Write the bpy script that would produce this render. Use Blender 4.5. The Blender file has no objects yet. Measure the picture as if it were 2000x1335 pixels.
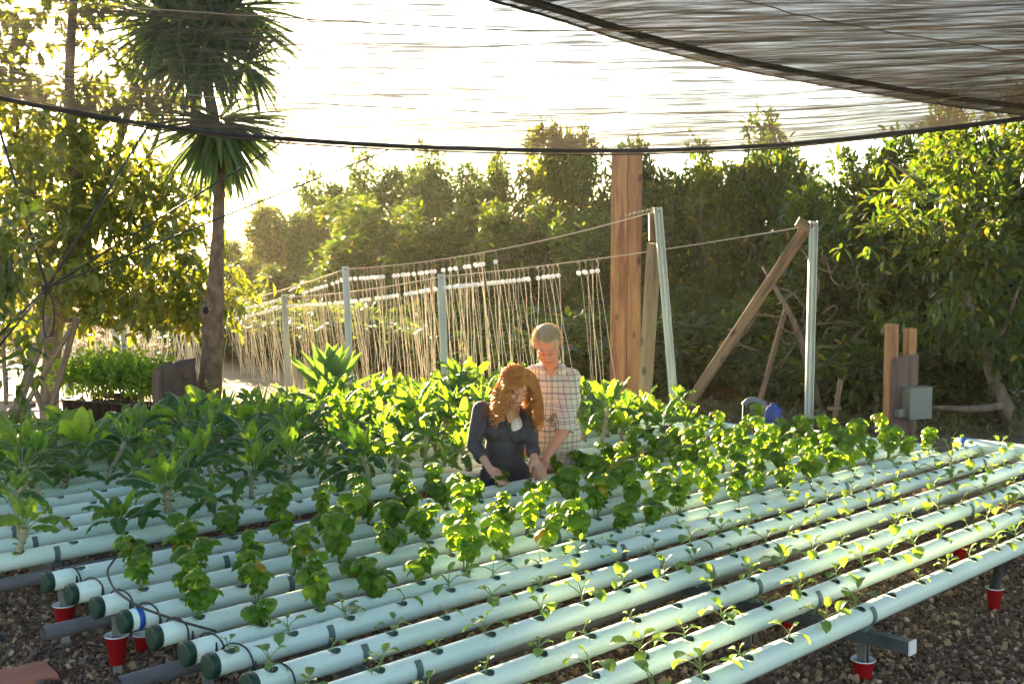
import bpy, math, random
import numpy as np
from mathutils import Vector, Matrix

R = math.radians
sc = bpy.context.scene
C = sc.collection

# ------------------------------------------------------------------ camera, sky, sun, exposure
F = 2216.5; PIT = R(4.553); CAMZ = 1.92
cd = bpy.data.cameras.new('camera'); cam = bpy.data.objects.new('camera', cd); C.objects.link(cam)
cam.location = (0, 0, CAMZ); cam.rotation_euler = (R(90) - PIT, 0, 0)
cd.sensor_width = 36; cd.lens = F / 2000 * 36; cd.clip_start = .05; cd.clip_end = 2000
sc.camera = cam
SUN_AZ = R(-21.3); SUN_EL = R(12.5)
w = bpy.data.worlds.new('World'); sc.world = w; w.use_nodes = True
nt = w.node_tree; bg = nt.nodes['Background']
sky = nt.nodes.new('ShaderNodeTexSky'); sky.sky_type = 'NISHITA'; sky.sun_disc = False
sky.sun_elevation = SUN_EL; sky.sun_rotation = SUN_AZ
sky.air_density = 1.0; sky.dust_density = .7; sky.ozone_density = 1.0
nt.links.new(sky.outputs[0], bg.inputs[0]); bg.inputs[1].default_value = .05
ld = bpy.data.lights.new('sun', 'SUN'); ld.energy = 5; ld.angle = R(.5); ld.color = (1, .75, .43)
sun = bpy.data.objects.new('sun', ld); C.objects.link(sun)
sv = Vector((math.sin(SUN_AZ) * math.cos(SUN_EL), math.cos(SUN_AZ) * math.cos(SUN_EL), math.sin(SUN_EL)))
sun.rotation_euler = sv.to_track_quat('Z', 'Y').to_euler(); sun.location = (-8, 20, 12)
sc.view_settings.view_transform = 'Standard'; sc.view_settings.look = 'None'
sc.view_settings.gamma = 1; sc.view_settings.exposure = 3.25
sc.cycles.max_bounces = 7; sc.cycles.diffuse_bounces = 3; sc.cycles.transparent_max_bounces = 12
sc.cycles.transmission_bounces = 3; sc.cycles.glossy_bounces = 2; sc.cycles.volume_bounces = 0

# ------------------------------------------------------------------ helpers
YAW = R(45.674)
D = np.array([math.sin(YAW), math.cos(YAW), 0.]); N = np.array([math.cos(YAW), -math.sin(YAW), 0.])
def P(u, t, z=0.): return N * u + D * t + np.array([0, 0, z])
def at(px, py, Y):                      # point seen at a pixel of the photograph, at forward distance Y
    a = (px - 1000) / F; b = (py - 667.5) / F
    cp, sp = math.cos(PIT), math.sin(PIT)
    r = np.array([a, cp - b * sp, -sp - b * cp]); k = Y / r[1]
    return r * k + np.array([0, 0, CAMZ])
def gx(px, Y): return (px - 1000) / F * Y * 1.003
rng = np.random.default_rng(7)

def mat(name, col, rough=.6, **k):
    m = bpy.data.materials.new(name); m.use_nodes = True
    b = m.node_tree.nodes['Principled BSDF']
    b.inputs['Base Color'].default_value = (*col, 1); b.inputs['Roughness'].default_value = rough
    for a, v in k.items(): b.inputs[a.replace('_', ' ')].default_value = v
    return m
def nod(m, t, **k):
    n = m.node_tree.nodes.new(t)
    for a, v in k.items(): setattr(n, a, v)
    return n
def noise_col(name, c1, c2, scale=5, rough=.7, stretch=(1, 1, 1), bump=0., bscale=None, detail=5, c3=None, dist=0., metallic=0., lo=.3, hi=.7, coord='Object'):
    m = mat(name, c1, rough); T = m.node_tree; L = T.links; b = T.nodes['Principled BSDF']
    b.inputs['Metallic'].default_value = metallic
    tc = nod(m, 'ShaderNodeTexCoord'); mp = nod(m, 'ShaderNodeMapping'); mp.inputs['Scale'].default_value = stretch
    L.new(tc.outputs[coord], mp.inputs[0])
    n = nod(m, 'ShaderNodeTexNoise'); n.inputs['Scale'].default_value = scale; n.inputs['Detail'].default_value = detail
    n.inputs['Distortion'].default_value = dist
    L.new(mp.outputs[0], n.inputs[0])
    r = nod(m, 'ShaderNodeValToRGB'); e = r.color_ramp.elements
    e[0].position = lo; e[0].color = (*c1, 1); e[1].position = hi; e[1].color = (*c2, 1)
    if c3: x = e.new((lo + hi) / 2); x.color = (*c3, 1)
    L.new(n.outputs[0], r.inputs[0]); L.new(r.outputs[0], b.inputs['Base Color'])
    if bump:
        n2 = nod(m, 'ShaderNodeTexNoise'); n2.inputs['Scale'].default_value = bscale or scale; n2.inputs['Detail'].default_value = 6
        L.new(mp.outputs[0], n2.inputs[0])
        bp = nod(m, 'ShaderNodeBump'); bp.inputs['Strength'].default_value = bump; bp.inputs['Distance'].default_value = .02
        L.new(n2.outputs[0], bp.inputs['Height']); L.new(bp.outputs[0], b.inputs['Normal'])
    return m
def leafmat(name, d1, d2, tr, tr2=None, rough=.42, bump=0., bscale=60, trans=.5, spec=.5, yellow=0.):
    """leaf: rough coat over diffuse, light shining through it; colour differs from leaf to leaf"""
    m = bpy.data.materials.new(name); m.use_nodes = True; T = m.node_tree; L = T.links
    b = T.nodes['Principled BSDF']; out = T.nodes['Material Output']
    geo = nod(m, 'ShaderNodeNewGeometry'); oi = nod(m, 'ShaderNodeObjectInfo')
    ad = nod(m, 'ShaderNodeMath', operation='ADD'); L.new(geo.outputs['Random Per Island'], ad.inputs[0]); L.new(oi.outputs['Random'], ad.inputs[1])
    fr = nod(m, 'ShaderNodeMath', operation='FRACT'); L.new(ad.outputs[0], fr.inputs[0])
    def ramp(a, bb, extra=None):
        r = nod(m, 'ShaderNodeValToRGB'); e = r.color_ramp.elements; e[0].color = (*a, 1); e[1].color = (*bb, 1)
        if extra: e[1].position = 1 - yellow - .02; x = e.new(1 - yellow); x.color = (*extra, 1)
        L.new(fr.outputs[0], r.inputs[0]); return r
    rd = ramp(d1, d2, (.32, .26, .03) if yellow else None); rt = ramp(tr, tr2 or tr, (.6, .42, .03) if yellow else None)
    L.new(rd.outputs[0], b.inputs['Base Color']); b.inputs['Roughness'].default_value = rough
    b.inputs['Specular IOR Level'].default_value = spec
    tl = nod(m, 'ShaderNodeBsdfTranslucent'); L.new(rt.outputs[0], tl.inputs[0])
    mx = nod(m, 'ShaderNodeMixShader'); mx.inputs[0].default_value = trans
    L.new(b.outputs[0], mx.inputs[1]); L.new(tl.outputs[0], mx.inputs[2]); L.new(mx.outputs[0], out.inputs[0])
    if bump:
        tc = nod(m, 'ShaderNodeTexCoord'); v = nod(m, 'ShaderNodeTexVoronoi'); v.inputs['Scale'].default_value = bscale
        L.new(tc.outputs['Object'], v.inputs[0]); bp = nod(m, 'ShaderNodeBump'); bp.inputs['Strength'].default_value = bump
        bp.inputs['Distance'].default_value = .006; bp.invert = True
        L.new(v.outputs['Distance'], bp.inputs['Height']); L.new(bp.outputs[0], b.inputs['Normal']); L.new(bp.outputs[0], tl.inputs['Normal'])
    return m
def wood(name, c1, c2, scale=1.0, rough=.75, bump=.3, axis='Z'):
    m = mat(name, c1, rough); T = m.node_tree; L = T.links; b = T.nodes['Principled BSDF']
    tc = nod(m, 'ShaderNodeTexCoord'); mp = nod(m, 'ShaderNodeMapping')
    s = {'Z': (1, 1, .07), 'X': (.07, 1, 1), 'Y': (1, .07, 1)}[axis]; mp.inputs['Scale'].default_value = [q * scale for q in s]
    L.new(tc.outputs['Object'], mp.inputs[0])
    n = nod(m, 'ShaderNodeTexNoise'); n.inputs['Scale'].default_value = 9; n.inputs['Detail'].default_value = 3; n.inputs['Distortion'].default_value = .6
    L.new(mp.outputs[0], n.inputs[0])
    ml = nod(m, 'ShaderNodeMath', operation='MULTIPLY'); ml.inputs[1].default_value = 14; L.new(n.outputs[0], ml.inputs[0])
    si = nod(m, 'ShaderNodeMath', operation='SINE'); L.new(ml.outputs[0], si.inputs[0])
    n2 = nod(m, 'ShaderNodeTexNoise'); n2.inputs['Scale'].default_value = 60; n2.inputs['Detail'].default_value = 4; L.new(mp.outputs[0], n2.inputs[0])
    ad = nod(m, 'ShaderNodeMath', operation='MULTIPLY_ADD'); ad.inputs[1].default_value = .22; L.new(si.outputs[0], ad.inputs[0]); L.new(n2.outputs[0], ad.inputs[2])
    # knots
    mp2 = nod(m, 'ShaderNodeMapping'); mp2.inputs['Scale'].default_value = {'Z': (4.5, 4.5, 2.2), 'X': (2.2, 4.5, 4.5), 'Y': (4.5, 2.2, 4.5)}[axis]; L.new(tc.outputs['Object'], mp2.inputs[0])
    v = nod(m, 'ShaderNodeTexVoronoi'); v.inputs['Scale'].default_value = 1.0; L.new(mp2.outputs[0], v.inputs[0])
    kr = nod(m, 'ShaderNodeValToRGB'); kr.color_ramp.elements[0].position = .07; kr.color_ramp.elements[0].color = (.35, .35, .35, 1); kr.color_ramp.elements[1].position = .13; kr.color_ramp.elements[1].color = (1, 1, 1, 1)
    L.new(v.outputs['Distance'], kr.inputs[0])
    r = nod(m, 'ShaderNodeValToRGB'); e = r.color_ramp.elements; e[0].position = .25; e[0].color = (*c2, 1); e[1].position = .75; e[1].color = (*c1, 1)
    L.new(ad.outputs[0], r.inputs[0])
    mu = nod(m, 'ShaderNodeMixRGB', blend_type='MULTIPLY'); mu.inputs[0].default_value = 1; L.new(r.outputs[0], mu.inputs[1]); L.new(kr.outputs[0], mu.inputs[2])
    L.new(mu.outputs[0], b.inputs['Base Color'])
    bp = nod(m, 'ShaderNodeBump'); bp.inputs['Strength'].default_value = bump; bp.inputs['Distance'].default_value = .004
    L.new(ad.outputs[0], bp.inputs['Height']); L.new(bp.outputs[0], b.inputs['Normal'])
    return m

class MB:
    """collects vertices and faces, builds ONE mesh"""
    def __init__(s): s.V = []; s.Fa = []; s.n = 0
    def add(s, V, *faces):
        V = np.asarray(V, float).reshape(-1, 3)
        for f in faces:
            if len(f): s.Fa.append(np.asarray(f, int) + s.n)
        s.V.append(V); s.n += len(V); return s
    def box(s, a, b, M=None):
        a = np.asarray(a, float); b = np.asarray(b, float)
        V = np.array([[x, y, z] for x in (a[0], b[0]) for y in (a[1], b[1]) for z in (a[2], b[2])])
        if M is not None: V = V @ np.array(M)[:3, :3].T + np.array(M)[:3, 3]
        return s.add(V, [[0, 1, 3, 2], [4, 6, 7, 5], [0, 4, 5, 1], [2, 3, 7, 6], [0, 2, 6, 4], [1, 5, 7, 3]])
    def beam(s, p, q, w, h, up=(0, 0, 1), bevel=0.):
        p = np.asarray(p, float); q = np.asarray(q, float); d = q - p; L = np.linalg.norm(d); d /= L
        x = np.cross(d, up); nx = np.linalg.norm(x)
        x = x / nx if nx > 1e-4 else np.array([1., 0, 0]); y = np.cross(x, d)
        c = bevel or min(w, h) * .08
        pts = [(-w/2+c, -h/2), (w/2-c, -h/2), (w/2, -h/2+c), (w/2, h/2-c), (w/2-c, h/2), (-w/2+c, h/2), (-w/2, h/2-c), (-w/2, -h/2+c)]
        V = [p + x*a + y*b for a, b in pts] + [q + x*a + y*b for a, b in pts]
        return s.add(V, [[i, (i+1) % 8, 8+(i+1) % 8, 8+i] for i in range(8)], [list(range(7, -1, -1))], [list(range(8, 16))])
    def tube(s, pts, r, n=8, cap=True):
        pts = np.asarray(pts, float); m = len(pts); r = np.broadcast_to(np.asarray(r, float), (m,))
        t = np.gradient(pts, axis=0); t /= np.linalg.norm(t, axis=1)[:, None] + 1e-12
        ref = np.array([0, 0, 1.]) if abs(t[0, 2]) < .9 else np.array([1., 0, 0])
        x = np.cross(t[0], ref); x /= np.linalg.norm(x); a = np.arange(n) * 2 * math.pi / n; V = []
        for i in range(m):
            x = x - t[i] * (x @ t[i]); x /= np.linalg.norm(x) + 1e-12; y = np.cross(t[i], x)
            V.append(pts[i] + r[i] * (np.cos(a)[:, None] * x + np.sin(a)[:, None] * y))
        F_ = [[i*n+j, i*n+(j+1) % n, (i+1)*n+(j+1) % n, (i+1)*n+j] for i in range(m-1) for j in range(n)]
        if cap: return s.add(np.concatenate(V), F_, [list(range(n-1, -1, -1))], [[(m-1)*n+j for j in range(n)]])
        return s.add(np.concatenate(V), F_)
    def lathe(s, prof, n=20, c=(0, 0, 0), M=None, closed=False):
        a = np.arange(n) * 2 * math.pi / n
        V = np.concatenate([np.stack([r*np.cos(a), r*np.sin(a), np.full(n, z)], 1) for r, z in prof]) 
        if M is not None: V = V @ np.array(M)[:3, :3].T + np.array(M)[:3, 3]
        V = V + np.asarray(c); m = len(prof)
        return s.add(V, [[i*n+j, i*n+(j+1) % n, (i+1)*n+(j+1) % n, (i+1)*n+j] for i in range(m-1) for j in range(n)])
    def caps(s, p, q, r1, r2, n=16, k=5):
        """tapered limb with round ends"""
        p = np.asarray(p, float); q = np.asarray(q, float); d = q - p; L = np.linalg.norm(d) + 1e-9; d = d / L
        ph = np.linspace(0, math.pi/2, k); pts = []; rr = []
        for f in ph: pts.append(p - d * r1 * math.cos(f)); rr.append(max(r1 * math.sin(f), 1e-4))
        for f in ph[::-1]: pts.append(q + d * r2 * math.cos(f)); rr.append(max(r2 * math.sin(f), 1e-4))
        ref = np.array([0, 0, 1.]) if abs(d[2]) < .9 else np.array([1., 0, 0])
        x = np.cross(d, ref); x /= np.linalg.norm(x); y = np.cross(d, x); a = np.arange(n) * 2 * math.pi / n
        V = np.concatenate([pt + r_ * (np.cos(a)[:, None]*x + np.sin(a)[:, None]*y) for pt, r_ in zip(pts, rr)]); m = len(pts)
        return s.add(V, [[i*n+j, i*n+(j+1) % n, (i+1)*n+(j+1) % n, (i+1)*n+j] for i in range(m-1) for j in range(n)], [list(range(n-1, -1, -1))], [[(m-1)*n+j for j in range(n)]])
    def ell(s, c, rad, M=None, n=20, m=12):
        th = np.linspace(.02, math.pi-.02, m); a = np.arange(n) * 2 * math.pi / n
        V = np.concatenate([np.stack([np.sin(t)*np.cos(a), np.sin(t)*np.sin(a), np.full(n, math.cos(t))], 1) for t in th]) * np.asarray(rad)
        if M is not None: V = V @ np.array(M).T[:3, :3]
        V = V + np.asarray(c)
        return s.add(V, [[i*n+j, (i+1)*n+j, (i+1)*n+(j+1) % n, i*n+(j+1) % n] for i in range(m-1) for j in range(n)], [list(range(n))], [[(m-1)*n+j for j in range(n-1, -1, -1)]])
    def scatter(s, TV, TF, Rm, T, S=None):
        """many copies of a small template: Rm (n,3,3) rotations, T (n,3) places, S (n,) or (n,3) scale"""
        TV = np.asarray(TV, float); n = len(T)
        V = np.broadcast_to(TV, (n,) + TV.shape)
        if S is not None:
            S = np.asarray(S, float); S = S[:, None, None] if S.ndim == 1 else S[:, None, :]; V = V * S
        V = np.einsum('nij,nkj->nki', Rm, V) + np.asarray(T)[:, None, :]
        off = (np.arange(n) * len(TV))
        fs = [(np.asarray(f, int)[None] + off[:, None, None]).reshape(-1, len(f[0])) for f in TF]
        return s.add(V.reshape(-1, 3), *fs)
    def mesh(s, name, mats, smooth=True):
        V = np.concatenate(s.V); me = bpy.data.meshes.new(name); me.vertices.add(len(V)); me.vertices.foreach_set('co', V.ravel())
        fa = [f for f in s.Fa if len(f)]
        li = np.concatenate([f.ravel() for f in fa]); tot = np.concatenate([np.full(len(f), f.shape[1]) for f in fa])
        st = np.concatenate([[0], np.cumsum(tot)[:-1]])
        me.loops.add(len(li)); me.loops.foreach_set('vertex_index', li.astype(np.int32))
        me.polygons.add(len(tot)); me.polygons.foreach_set('loop_start', st.astype(np.int32)); me.polygons.foreach_set('loop_total', tot.astype(np.int32))
        me.update(calc_edges=True); me.validate()
        me.polygons.foreach_set('use_smooth', np.full(len(me.polygons), smooth))
        for m in (mats if isinstance(mats, (list, tuple)) else [mats]): me.materials.append(m)
        return me
    def build(s, name, mats, parent=None, smooth=True):
        return link(name, s.mesh(name, mats, smooth), parent)
def link(name, data, parent=None):
    o = bpy.data.objects.new(name, data); C.objects.link(o)
    if parent is not None: o.parent = parent
    return o
def tag(o, label, cat, group=None, kind=None):
    if label: o['label'] = label
    if cat: o['category'] = cat
    if group: o['group'] = group
    if kind: o['kind'] = kind
    return o
def thing(name, label, cat, loc=(0, 0, 0), rz=0., group=None):
    o = bpy.data.objects.new(name, None); C.objects.link(o); o.location = loc; o.rotation_euler = (0, 0, rz)
    o.empty_display_size = .1
    return tag(o, label, cat, group)
def struct(o): o['kind'] = 'structure'; return o
ORD = ['zeroth', 'first', 'second', 'third', 'fourth', 'fifth', 'sixth', 'seventh', 'eighth', 'ninth', 'tenth', 'eleventh', 'twelfth', 'thirteenth', 'fourteenth', 'fifteenth', 'sixteenth', 'seventeenth', 'eighteenth', 'nineteenth', 'twentieth', 'twenty-first', 'twenty-second', 'twenty-third', 'twenty-fourth', 'twenty-fifth', 'twenty-sixth', 'twenty-seventh', 'twenty-eighth', 'twenty-ninth', 'thirtieth', 'thirty-first', 'thirty-second', 'thirty-third', 'thirty-fourth', 'thirty-fifth', 'thirty-sixth', 'thirty-seventh', 'thirty-eighth', 'thirty-ninth', 'fortieth'] + ['%d-th' % i for i in range(41, 100)]
def unit(v): v = np.asarray(v, float); return v / (np.linalg.norm(v, axis=-1, keepdims=True) + 1e-12)
def frames(y, roll=None, up=(0, 0, 1)):
    """rotation matrices with +y along the given directions, +z roughly up, optional roll"""
    y = unit(y); upv = np.broadcast_to(np.asarray(up, float), y.shape); x = np.cross(y, upv)
    bad = np.linalg.norm(x, axis=1) < 1e-3; x[bad] = [1, 0, 0]; x = unit(x); z = np.cross(x, y)
    if roll is not None:
        c, s_ = np.cos(roll)[:, None], np.sin(roll)[:, None]; x, z = c*x + s_*z, c*z - s_*x
    return np.stack([x, y, z], 2)

def arch_leaf(mb, base, az, e0, e1, L, W, ns=10, nw=5, prof='kale', cup=.15, ruffle=0., twist=0., thick=0., rg=rng, petiole=.25):
    """a leaf that leaves its base at elevation e0 and bends towards elevation e1"""
    s_ = np.linspace(0, 1, ns); e = e0 + (e1 - e0) * s_ ** 1.3
    h = np.array([math.cos(az), math.sin(az), 0]); z = np.array([0, 0, 1.])
    tan = np.cos(e)[:, None]*h + np.sin(e)[:, None]*z
    ctr = np.asarray(base) + np.concatenate([[np.zeros(3)], np.cumsum((tan[1:]+tan[:-1])/2*L/(ns-1), 0)])
    side = np.array([-math.sin(az), math.cos(az), 0]); nor = np.cross(tan, side) * -1; nor[:, :] = np.cross(side[None, :], tan) * -1
    nor = -np.sin(e)[:, None]*h + np.cos(e)[:, None]*z
    if prof == 'kale': wd = np.where(s_ < petiole, .07, .07 + np.sin(np.clip((s_-petiole)/(1.02-petiole), 0, 1)**.75*math.pi)**.6)
    elif prof == 'oval': wd = np.where(s_ < petiole, .06, np.sin(np.clip((s_-petiole)/(1.0-petiole), 0, 1)**.8*math.pi)**.55); wd = np.maximum(wd, .03)
    elif prof == 'sword': wd = np.sin(np.clip(.22 + s_*.78, 0, 1)*math.pi)**.8
    elif prof == 'agave': wd = np.interp(s_, [0, .15, .45, .8, 1], [.7, .62, 1, .5, .01])
    if prof == 'kale': wd = wd*(1+.09*np.sin(s_*62+rg.random()*6)*(s_ > petiole))
    wd = wd * W / 2; tw = twist * s_
    q = np.linspace(-1, 1, nw); V = []; ph = rg.random()*6
    for i in range(ns):
        sd = side*math.cos(tw[i]) + nor[i]*math.sin(tw[i]); nn = nor[i]*math.cos(tw[i]) - side*math.sin(tw[i])
        ru = ruffle*W*np.sin(s_[i]*26 + ph + (q > 0)*2.1)*np.abs(q)**2 * (wd[i] > W*.1) + ruffle*W*.6*rg.normal(size=nw)*np.abs(q) * (wd[i] > W*.1)
        V.append(ctr[i] + (q*wd[i])[:, None]*sd + (cup*wd[i]*q**2 + ru)[:, None]*nn)
    V = np.concatenate(V); Fq = [[i*nw+j, i*nw+j+1, (i+1)*nw+j+1, (i+1)*nw+j] for i in range(ns-1) for j in range(nw-1)]
    mb.add(V, Fq); return ctr

# ------------------------------------------------------------------ materials
PVC = noise_col('mint_white_pvc', (.64, .83, .745), (.73, .87, .79), 3, .36, bump=.05, bscale=90, lo=.35, hi=.6)
def grime(m, amount=.5):
    T = m.node_tree; L = T.links; b = T.nodes['Principled BSDF']; src = b.inputs['Base Color'].links[0].from_socket
    tc = nod(m, 'ShaderNodeTexCoord'); oi = nod(m, 'ShaderNodeObjectInfo'); va = nod(m, 'ShaderNodeVectorMath', operation='MULTIPLY_ADD'); va.inputs[1].default_value = (1, 1, 1)
    cx = nod(m, 'ShaderNodeCombineXYZ'); mm_ = nod(m, 'ShaderNodeMath', operation='MULTIPLY'); mm_.inputs[1].default_value = 37; L.new(oi.outputs['Random'], mm_.inputs[0]); L.new(mm_.outputs[0], cx.inputs[0])
    L.new(tc.outputs['Object'], va.inputs[0]); L.new(cx.outputs[0], va.inputs[2])
    for sc_, lo, hi, col in ((55, .60, .74, (.30, .22, .13, 1)), (4.5, .52, .8, (.62, .60, .45, 1)), (160, .68, .74, (.08, .06, .04, 1))):
        n = nod(m, 'ShaderNodeTexNoise'); n.inputs['Scale'].default_value = sc_; n.inputs['Detail'].default_value = 6; n.inputs['Roughness'].default_value = .65; L.new(va.outputs[0], n.inputs[0])
        r = nod(m, 'ShaderNodeMapRange'); r.inputs['From Min'].default_value = lo; r.inputs['From Max'].default_value = hi; r.inputs['To Max'].default_value = amount; L.new(n.outputs[0], r.inputs['Value'])
        mx = nod(m, 'ShaderNodeMixRGB'); L.new(r.outputs[0], mx.inputs[0]); L.new(src, mx.inputs[1]); mx.inputs[2].default_value = col; src = mx.outputs[0]
    L.new(src, b.inputs['Base Color'])
grime(PVC, .5)
CAPG = noise_col('dark_green_rubber', (.006, .036, .02), (.012, .055, .032), 20, .5)
CLIP = noise_col('grey_green_plastic', (.09, .15, .13), (.14, .2, .17), 20, .5)
GALV = noise_col('galvanised_steel', (.2, .22, .22), (.34, .36, .35), 14, .42, stretch=(1, 1, .3), metallic=.7, bump=.1)
PSTEEL = noise_col('weathered_galvanised_channel', (.42, .48, .48), (.58, .63, .62), 6, .5, stretch=(1, 1, .2), metallic=.35, bump=.08, bscale=40)
DSTEEL = noise_col('dull_dark_steel', (.07, .08, .085), (.13, .14, .145), 12, .5, metallic=.5, bump=.1)
WHITE = noise_col('white_plastic', (.75, .76, .76), (.82, .82, .8), 8, .4)
DRAIN = noise_col('grey_drain_pipe', (.10, .10, .11), (.17, .165, .17), 9, .55, bump=.06)
BLACK = noise_col('black_rubber', (.006, .007, .010), (.014, .015, .018), 30, .6)
RED = noise_col('red_plastic', (.27, .004, .007), (.34, .006, .009), 10, .3)
SOIL = noise_col('gravel_ground', (.10, .066, .045), (.27, .19, .14), 70, .9, bump=1., bscale=90, c3=(.17, .115, .08))
DIRT = noise_col('dry_earth', (.33, .27, .17), (.2, .19, .08), 1.5, .95, bump=.4, bscale=25, c3=(.27, .2, .11))
ROADM = noise_col('pale_asphalt', (.24, .25, .25), (.32, .32, .30), 8, .9, bump=.2, bscale=60)
NEWWOOD = wood('orange_fir_wood', (.40, .20, .09), (.19, .08, .04))
GREYWOOD = wood('weathered_brown_wood', (.25, .16, .10), (.10, .062, .04))
TANWOOD = wood('grey_tan_wood', (.30, .22, .13), (.15, .10, .06))
PLY = wood('weathered_plywood', (.16, .105, .09), (.07, .045, .04), scale=.8, bump=.5)
BARK = noise_col('grey_brown_bark', (.09, .064, .048), (.23, .175, .135), 9, .9, stretch=(1, 1, .35), bump=.9, bscale=16)
YBARK = noise_col('yucca_bark', (.07, .042, .028), (.2, .135, .09), 7, .9, stretch=(1.6, 1.6, 1.1), bump=1.0, bscale=26)
STUMPM = noise_col('old_stump_wood', (.05, .03, .022), (.15, .09, .06), 6, .9, stretch=(1.5, 1.5, .3), bump=1.2, bscale=14)
BASIL = leafmat('basil_leaf', (.038, .105, .014), (.07, .17, .02), (.34, .58, .015), (.52, .72, .03), bump=.35, bscale=70, trans=.58, yellow=.012)
STEMG = mat('pale_green_stem', (.16, .24, .06), .5)
KALE = leafmat('blue_green_kale_leaf', (.014, .055, .034), (.032, .105, .036), (.18, .44, .02), (.38, .60, .02), rough=.5, bump=1., bscale=75, trans=.42, spec=.35)
KALEY = leafmat('bright_green_kale_leaf', (.04, .12, .03), (.09, .2, .03), (.38, .58, .03), (.5, .66, .04), rough=.5, bump=.7, bscale=90, trans=.55)
CHARD = leafmat('chard_leaf', (.03, .09, .025), (.05, .13, .03), (.3, .5, .02), (.5, .68, .03), rough=.4, bump=.7, bscale=45, trans=.5)
KSTEM = noise_col('scarred_kale_stem', (.30, .27, .17), (.46, .42, .28), 60, .7, bump=.6, bscale=80)
RIB = mat('pale_leaf_rib', (.22, .33, .12), .5)
SEED = leafmat('seedling_leaf', (.05, .12, .06), (.09, .18, .08), (.3, .5, .04), (.42, .6, .05), trans=.45, bump=.2, bscale=120)
AVO = leafmat('avocado_leaf', (.008, .030, .009), (.030, .072, .015), (.10, .22, .01), (.34, .42, .02), rough=.42, trans=.34, yellow=.012, spec=.4)
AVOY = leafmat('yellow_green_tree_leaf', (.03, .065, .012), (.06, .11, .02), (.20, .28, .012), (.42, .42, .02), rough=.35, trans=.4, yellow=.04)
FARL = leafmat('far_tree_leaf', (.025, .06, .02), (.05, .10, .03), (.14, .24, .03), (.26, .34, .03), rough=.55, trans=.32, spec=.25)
YUC = leafmat('yucca_leaf', (.03, .075, .035), (.05, .11, .05), (.22, .34, .08), (.3, .4, .1), rough=.35, trans=.35)
AGA = leafmat('agave_leaf', (.04, .12, .06), (.06, .16, .07), (.25, .5, .05), (.35, .55, .05), rough=.4, trans=.3)
TWINE = mat('pale_twine', (.62, .55, .42), .8)
DISC = mat('white_spool_plastic', (.85, .86, .85), .35)
WIRE = mat('grey_wire', (.35, .30, .22), .5, Metallic=.4)

# ------------------------------------------------------------------ ground
def sheet(name, pts, z, m, kind=True):
    mb = MB(); mb.add([[x, y, z] for x, y in pts], [list(range(len(pts)))]); o = mb.build(name, m, smooth=False)
    return struct(o)
sheet('ground', [(-400, -60), (400, -60), (400, 700), (-400, 700)], -.012, DIRT)
# gravel bed, gently uneven
gxs = np.linspace(-11, 9, 140); gys = np.linspace(-1.5, 14.2, 120); GX, GY = np.meshgrid(gxs, gys)
GZ = .012*np.sin(GX*2.1+GY)+.01*np.sin(GY*3.3-GX*1.7)+.006*np.sin(GX*9)*np.sin(GY*8)
GZ -= .05*np.clip((np.abs(GX+1)-9)/1., 0, 1) + .05*np.clip((GY-13.6)/.6, 0, 1)
def gh(x, y): return .012*np.sin(x*2.1+y)+.01*np.sin(y*3.3-x*1.7)+.006*np.sin(x*9)*np.sin(y*8)
mb = MB(); nx = len(gxs)
mb.add(np.stack([GX, GY, GZ+.012], -1).reshape(-1, 3), [[j*nx+i, j*nx+i+1, (j+1)*nx+i+1, (j+1)*nx+i] for j in range(len(gys)-1) for i in range(nx-1)])
struct(mb.build('gravel_bed', SOIL))
sheet('road', [(-22, 13.8), (-5.2, 14.6), (-4.5, 17.4), (-26, 16.6)], .002, ROADM)
sheet('path', [(3.2, 14.2), (16, 10.6), (19, 14.5), (4.2, 18.4)], .002, ROADM)

# loose stones
def stones():
    r = np.random.default_rng(3); n0 = 260000
    x = r.uniform(-4.5, 6.5, n0); y = r.uniform(2.6, 10.5, n0)
    px = 1000 + x/y*F; keep = (px > -60) & (px < 2060) & (r.random(n0) < np.clip(1.25 - (y-3)/9, .25, 1))
    py = 491 + 1.92*F/y; keep &= py < 1420
    x = x[keep][:115000]; y = y[keep][:115000]; n = len(x)
    s_ = np.exp(r.normal(-4.65, .42, n)); s_ = np.clip(s_, .005, .026)
    T = np.stack([x, y, gh(x, y)+.012 + s_*r.uniform(-.1, .8, n)], 1)
    q = r.normal(size=(n, 3)); a = frames(q, r.uniform(0, 6.28, n))
    V = np.array([[-1, -.9, -.6], [1, -.7, -.5], [.8, 1, -.6], [-1, .8, -.5], [-.7, -.8, .6], [.6, -.6, .7], [.8, .6, .5], [-.6, .9, .6]])
    m = MB(); S = s_[:, None]*r.uniform(.4, 1.1, (n, 3)); m.scatter(V, [[[0, 3, 2, 1], [4, 5, 6, 7], [0, 1, 5, 4], [1, 2, 6, 5], [2, 3, 7, 6], [3, 0, 4, 7]]], a, T, S)
    return m
GRAV = bpy.data.materials.new('gravel_stone'); GRAV.use_nodes = True
_b = GRAV.node_tree.nodes['Principled BSDF']; _b.inputs['Roughness'].default_value = .8
_g = nod(GRAV, 'ShaderNodeNewGeometry'); _r = nod(GRAV, 'ShaderNodeValToRGB'); _e = _r.color_ramp.elements
_e[0].color = (.06, .034, .02, 1); _e[1].color = (.52, .36, .22, 1)
for p_, c_ in ((.25, (.12, .065, .038, 1)), (.5, (.21, .125, .072, 1)), (.7, (.13, .108, .095, 1)), (.78, (.31, .195, .115, 1))): x_ = _e.new(p_); x_.color = c_
GRAV.node_tree.links.new(_g.outputs['Random Per Island'], _r.inputs[0]); GRAV.node_tree.links.new(_r.outputs[0], _b.inputs['Base Color'])
tag(stones().build('gravel', GRAV, smooth=False), 'loose brown and grey gravel stones under the growing tables', 'gravel', kind='stuff')

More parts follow.
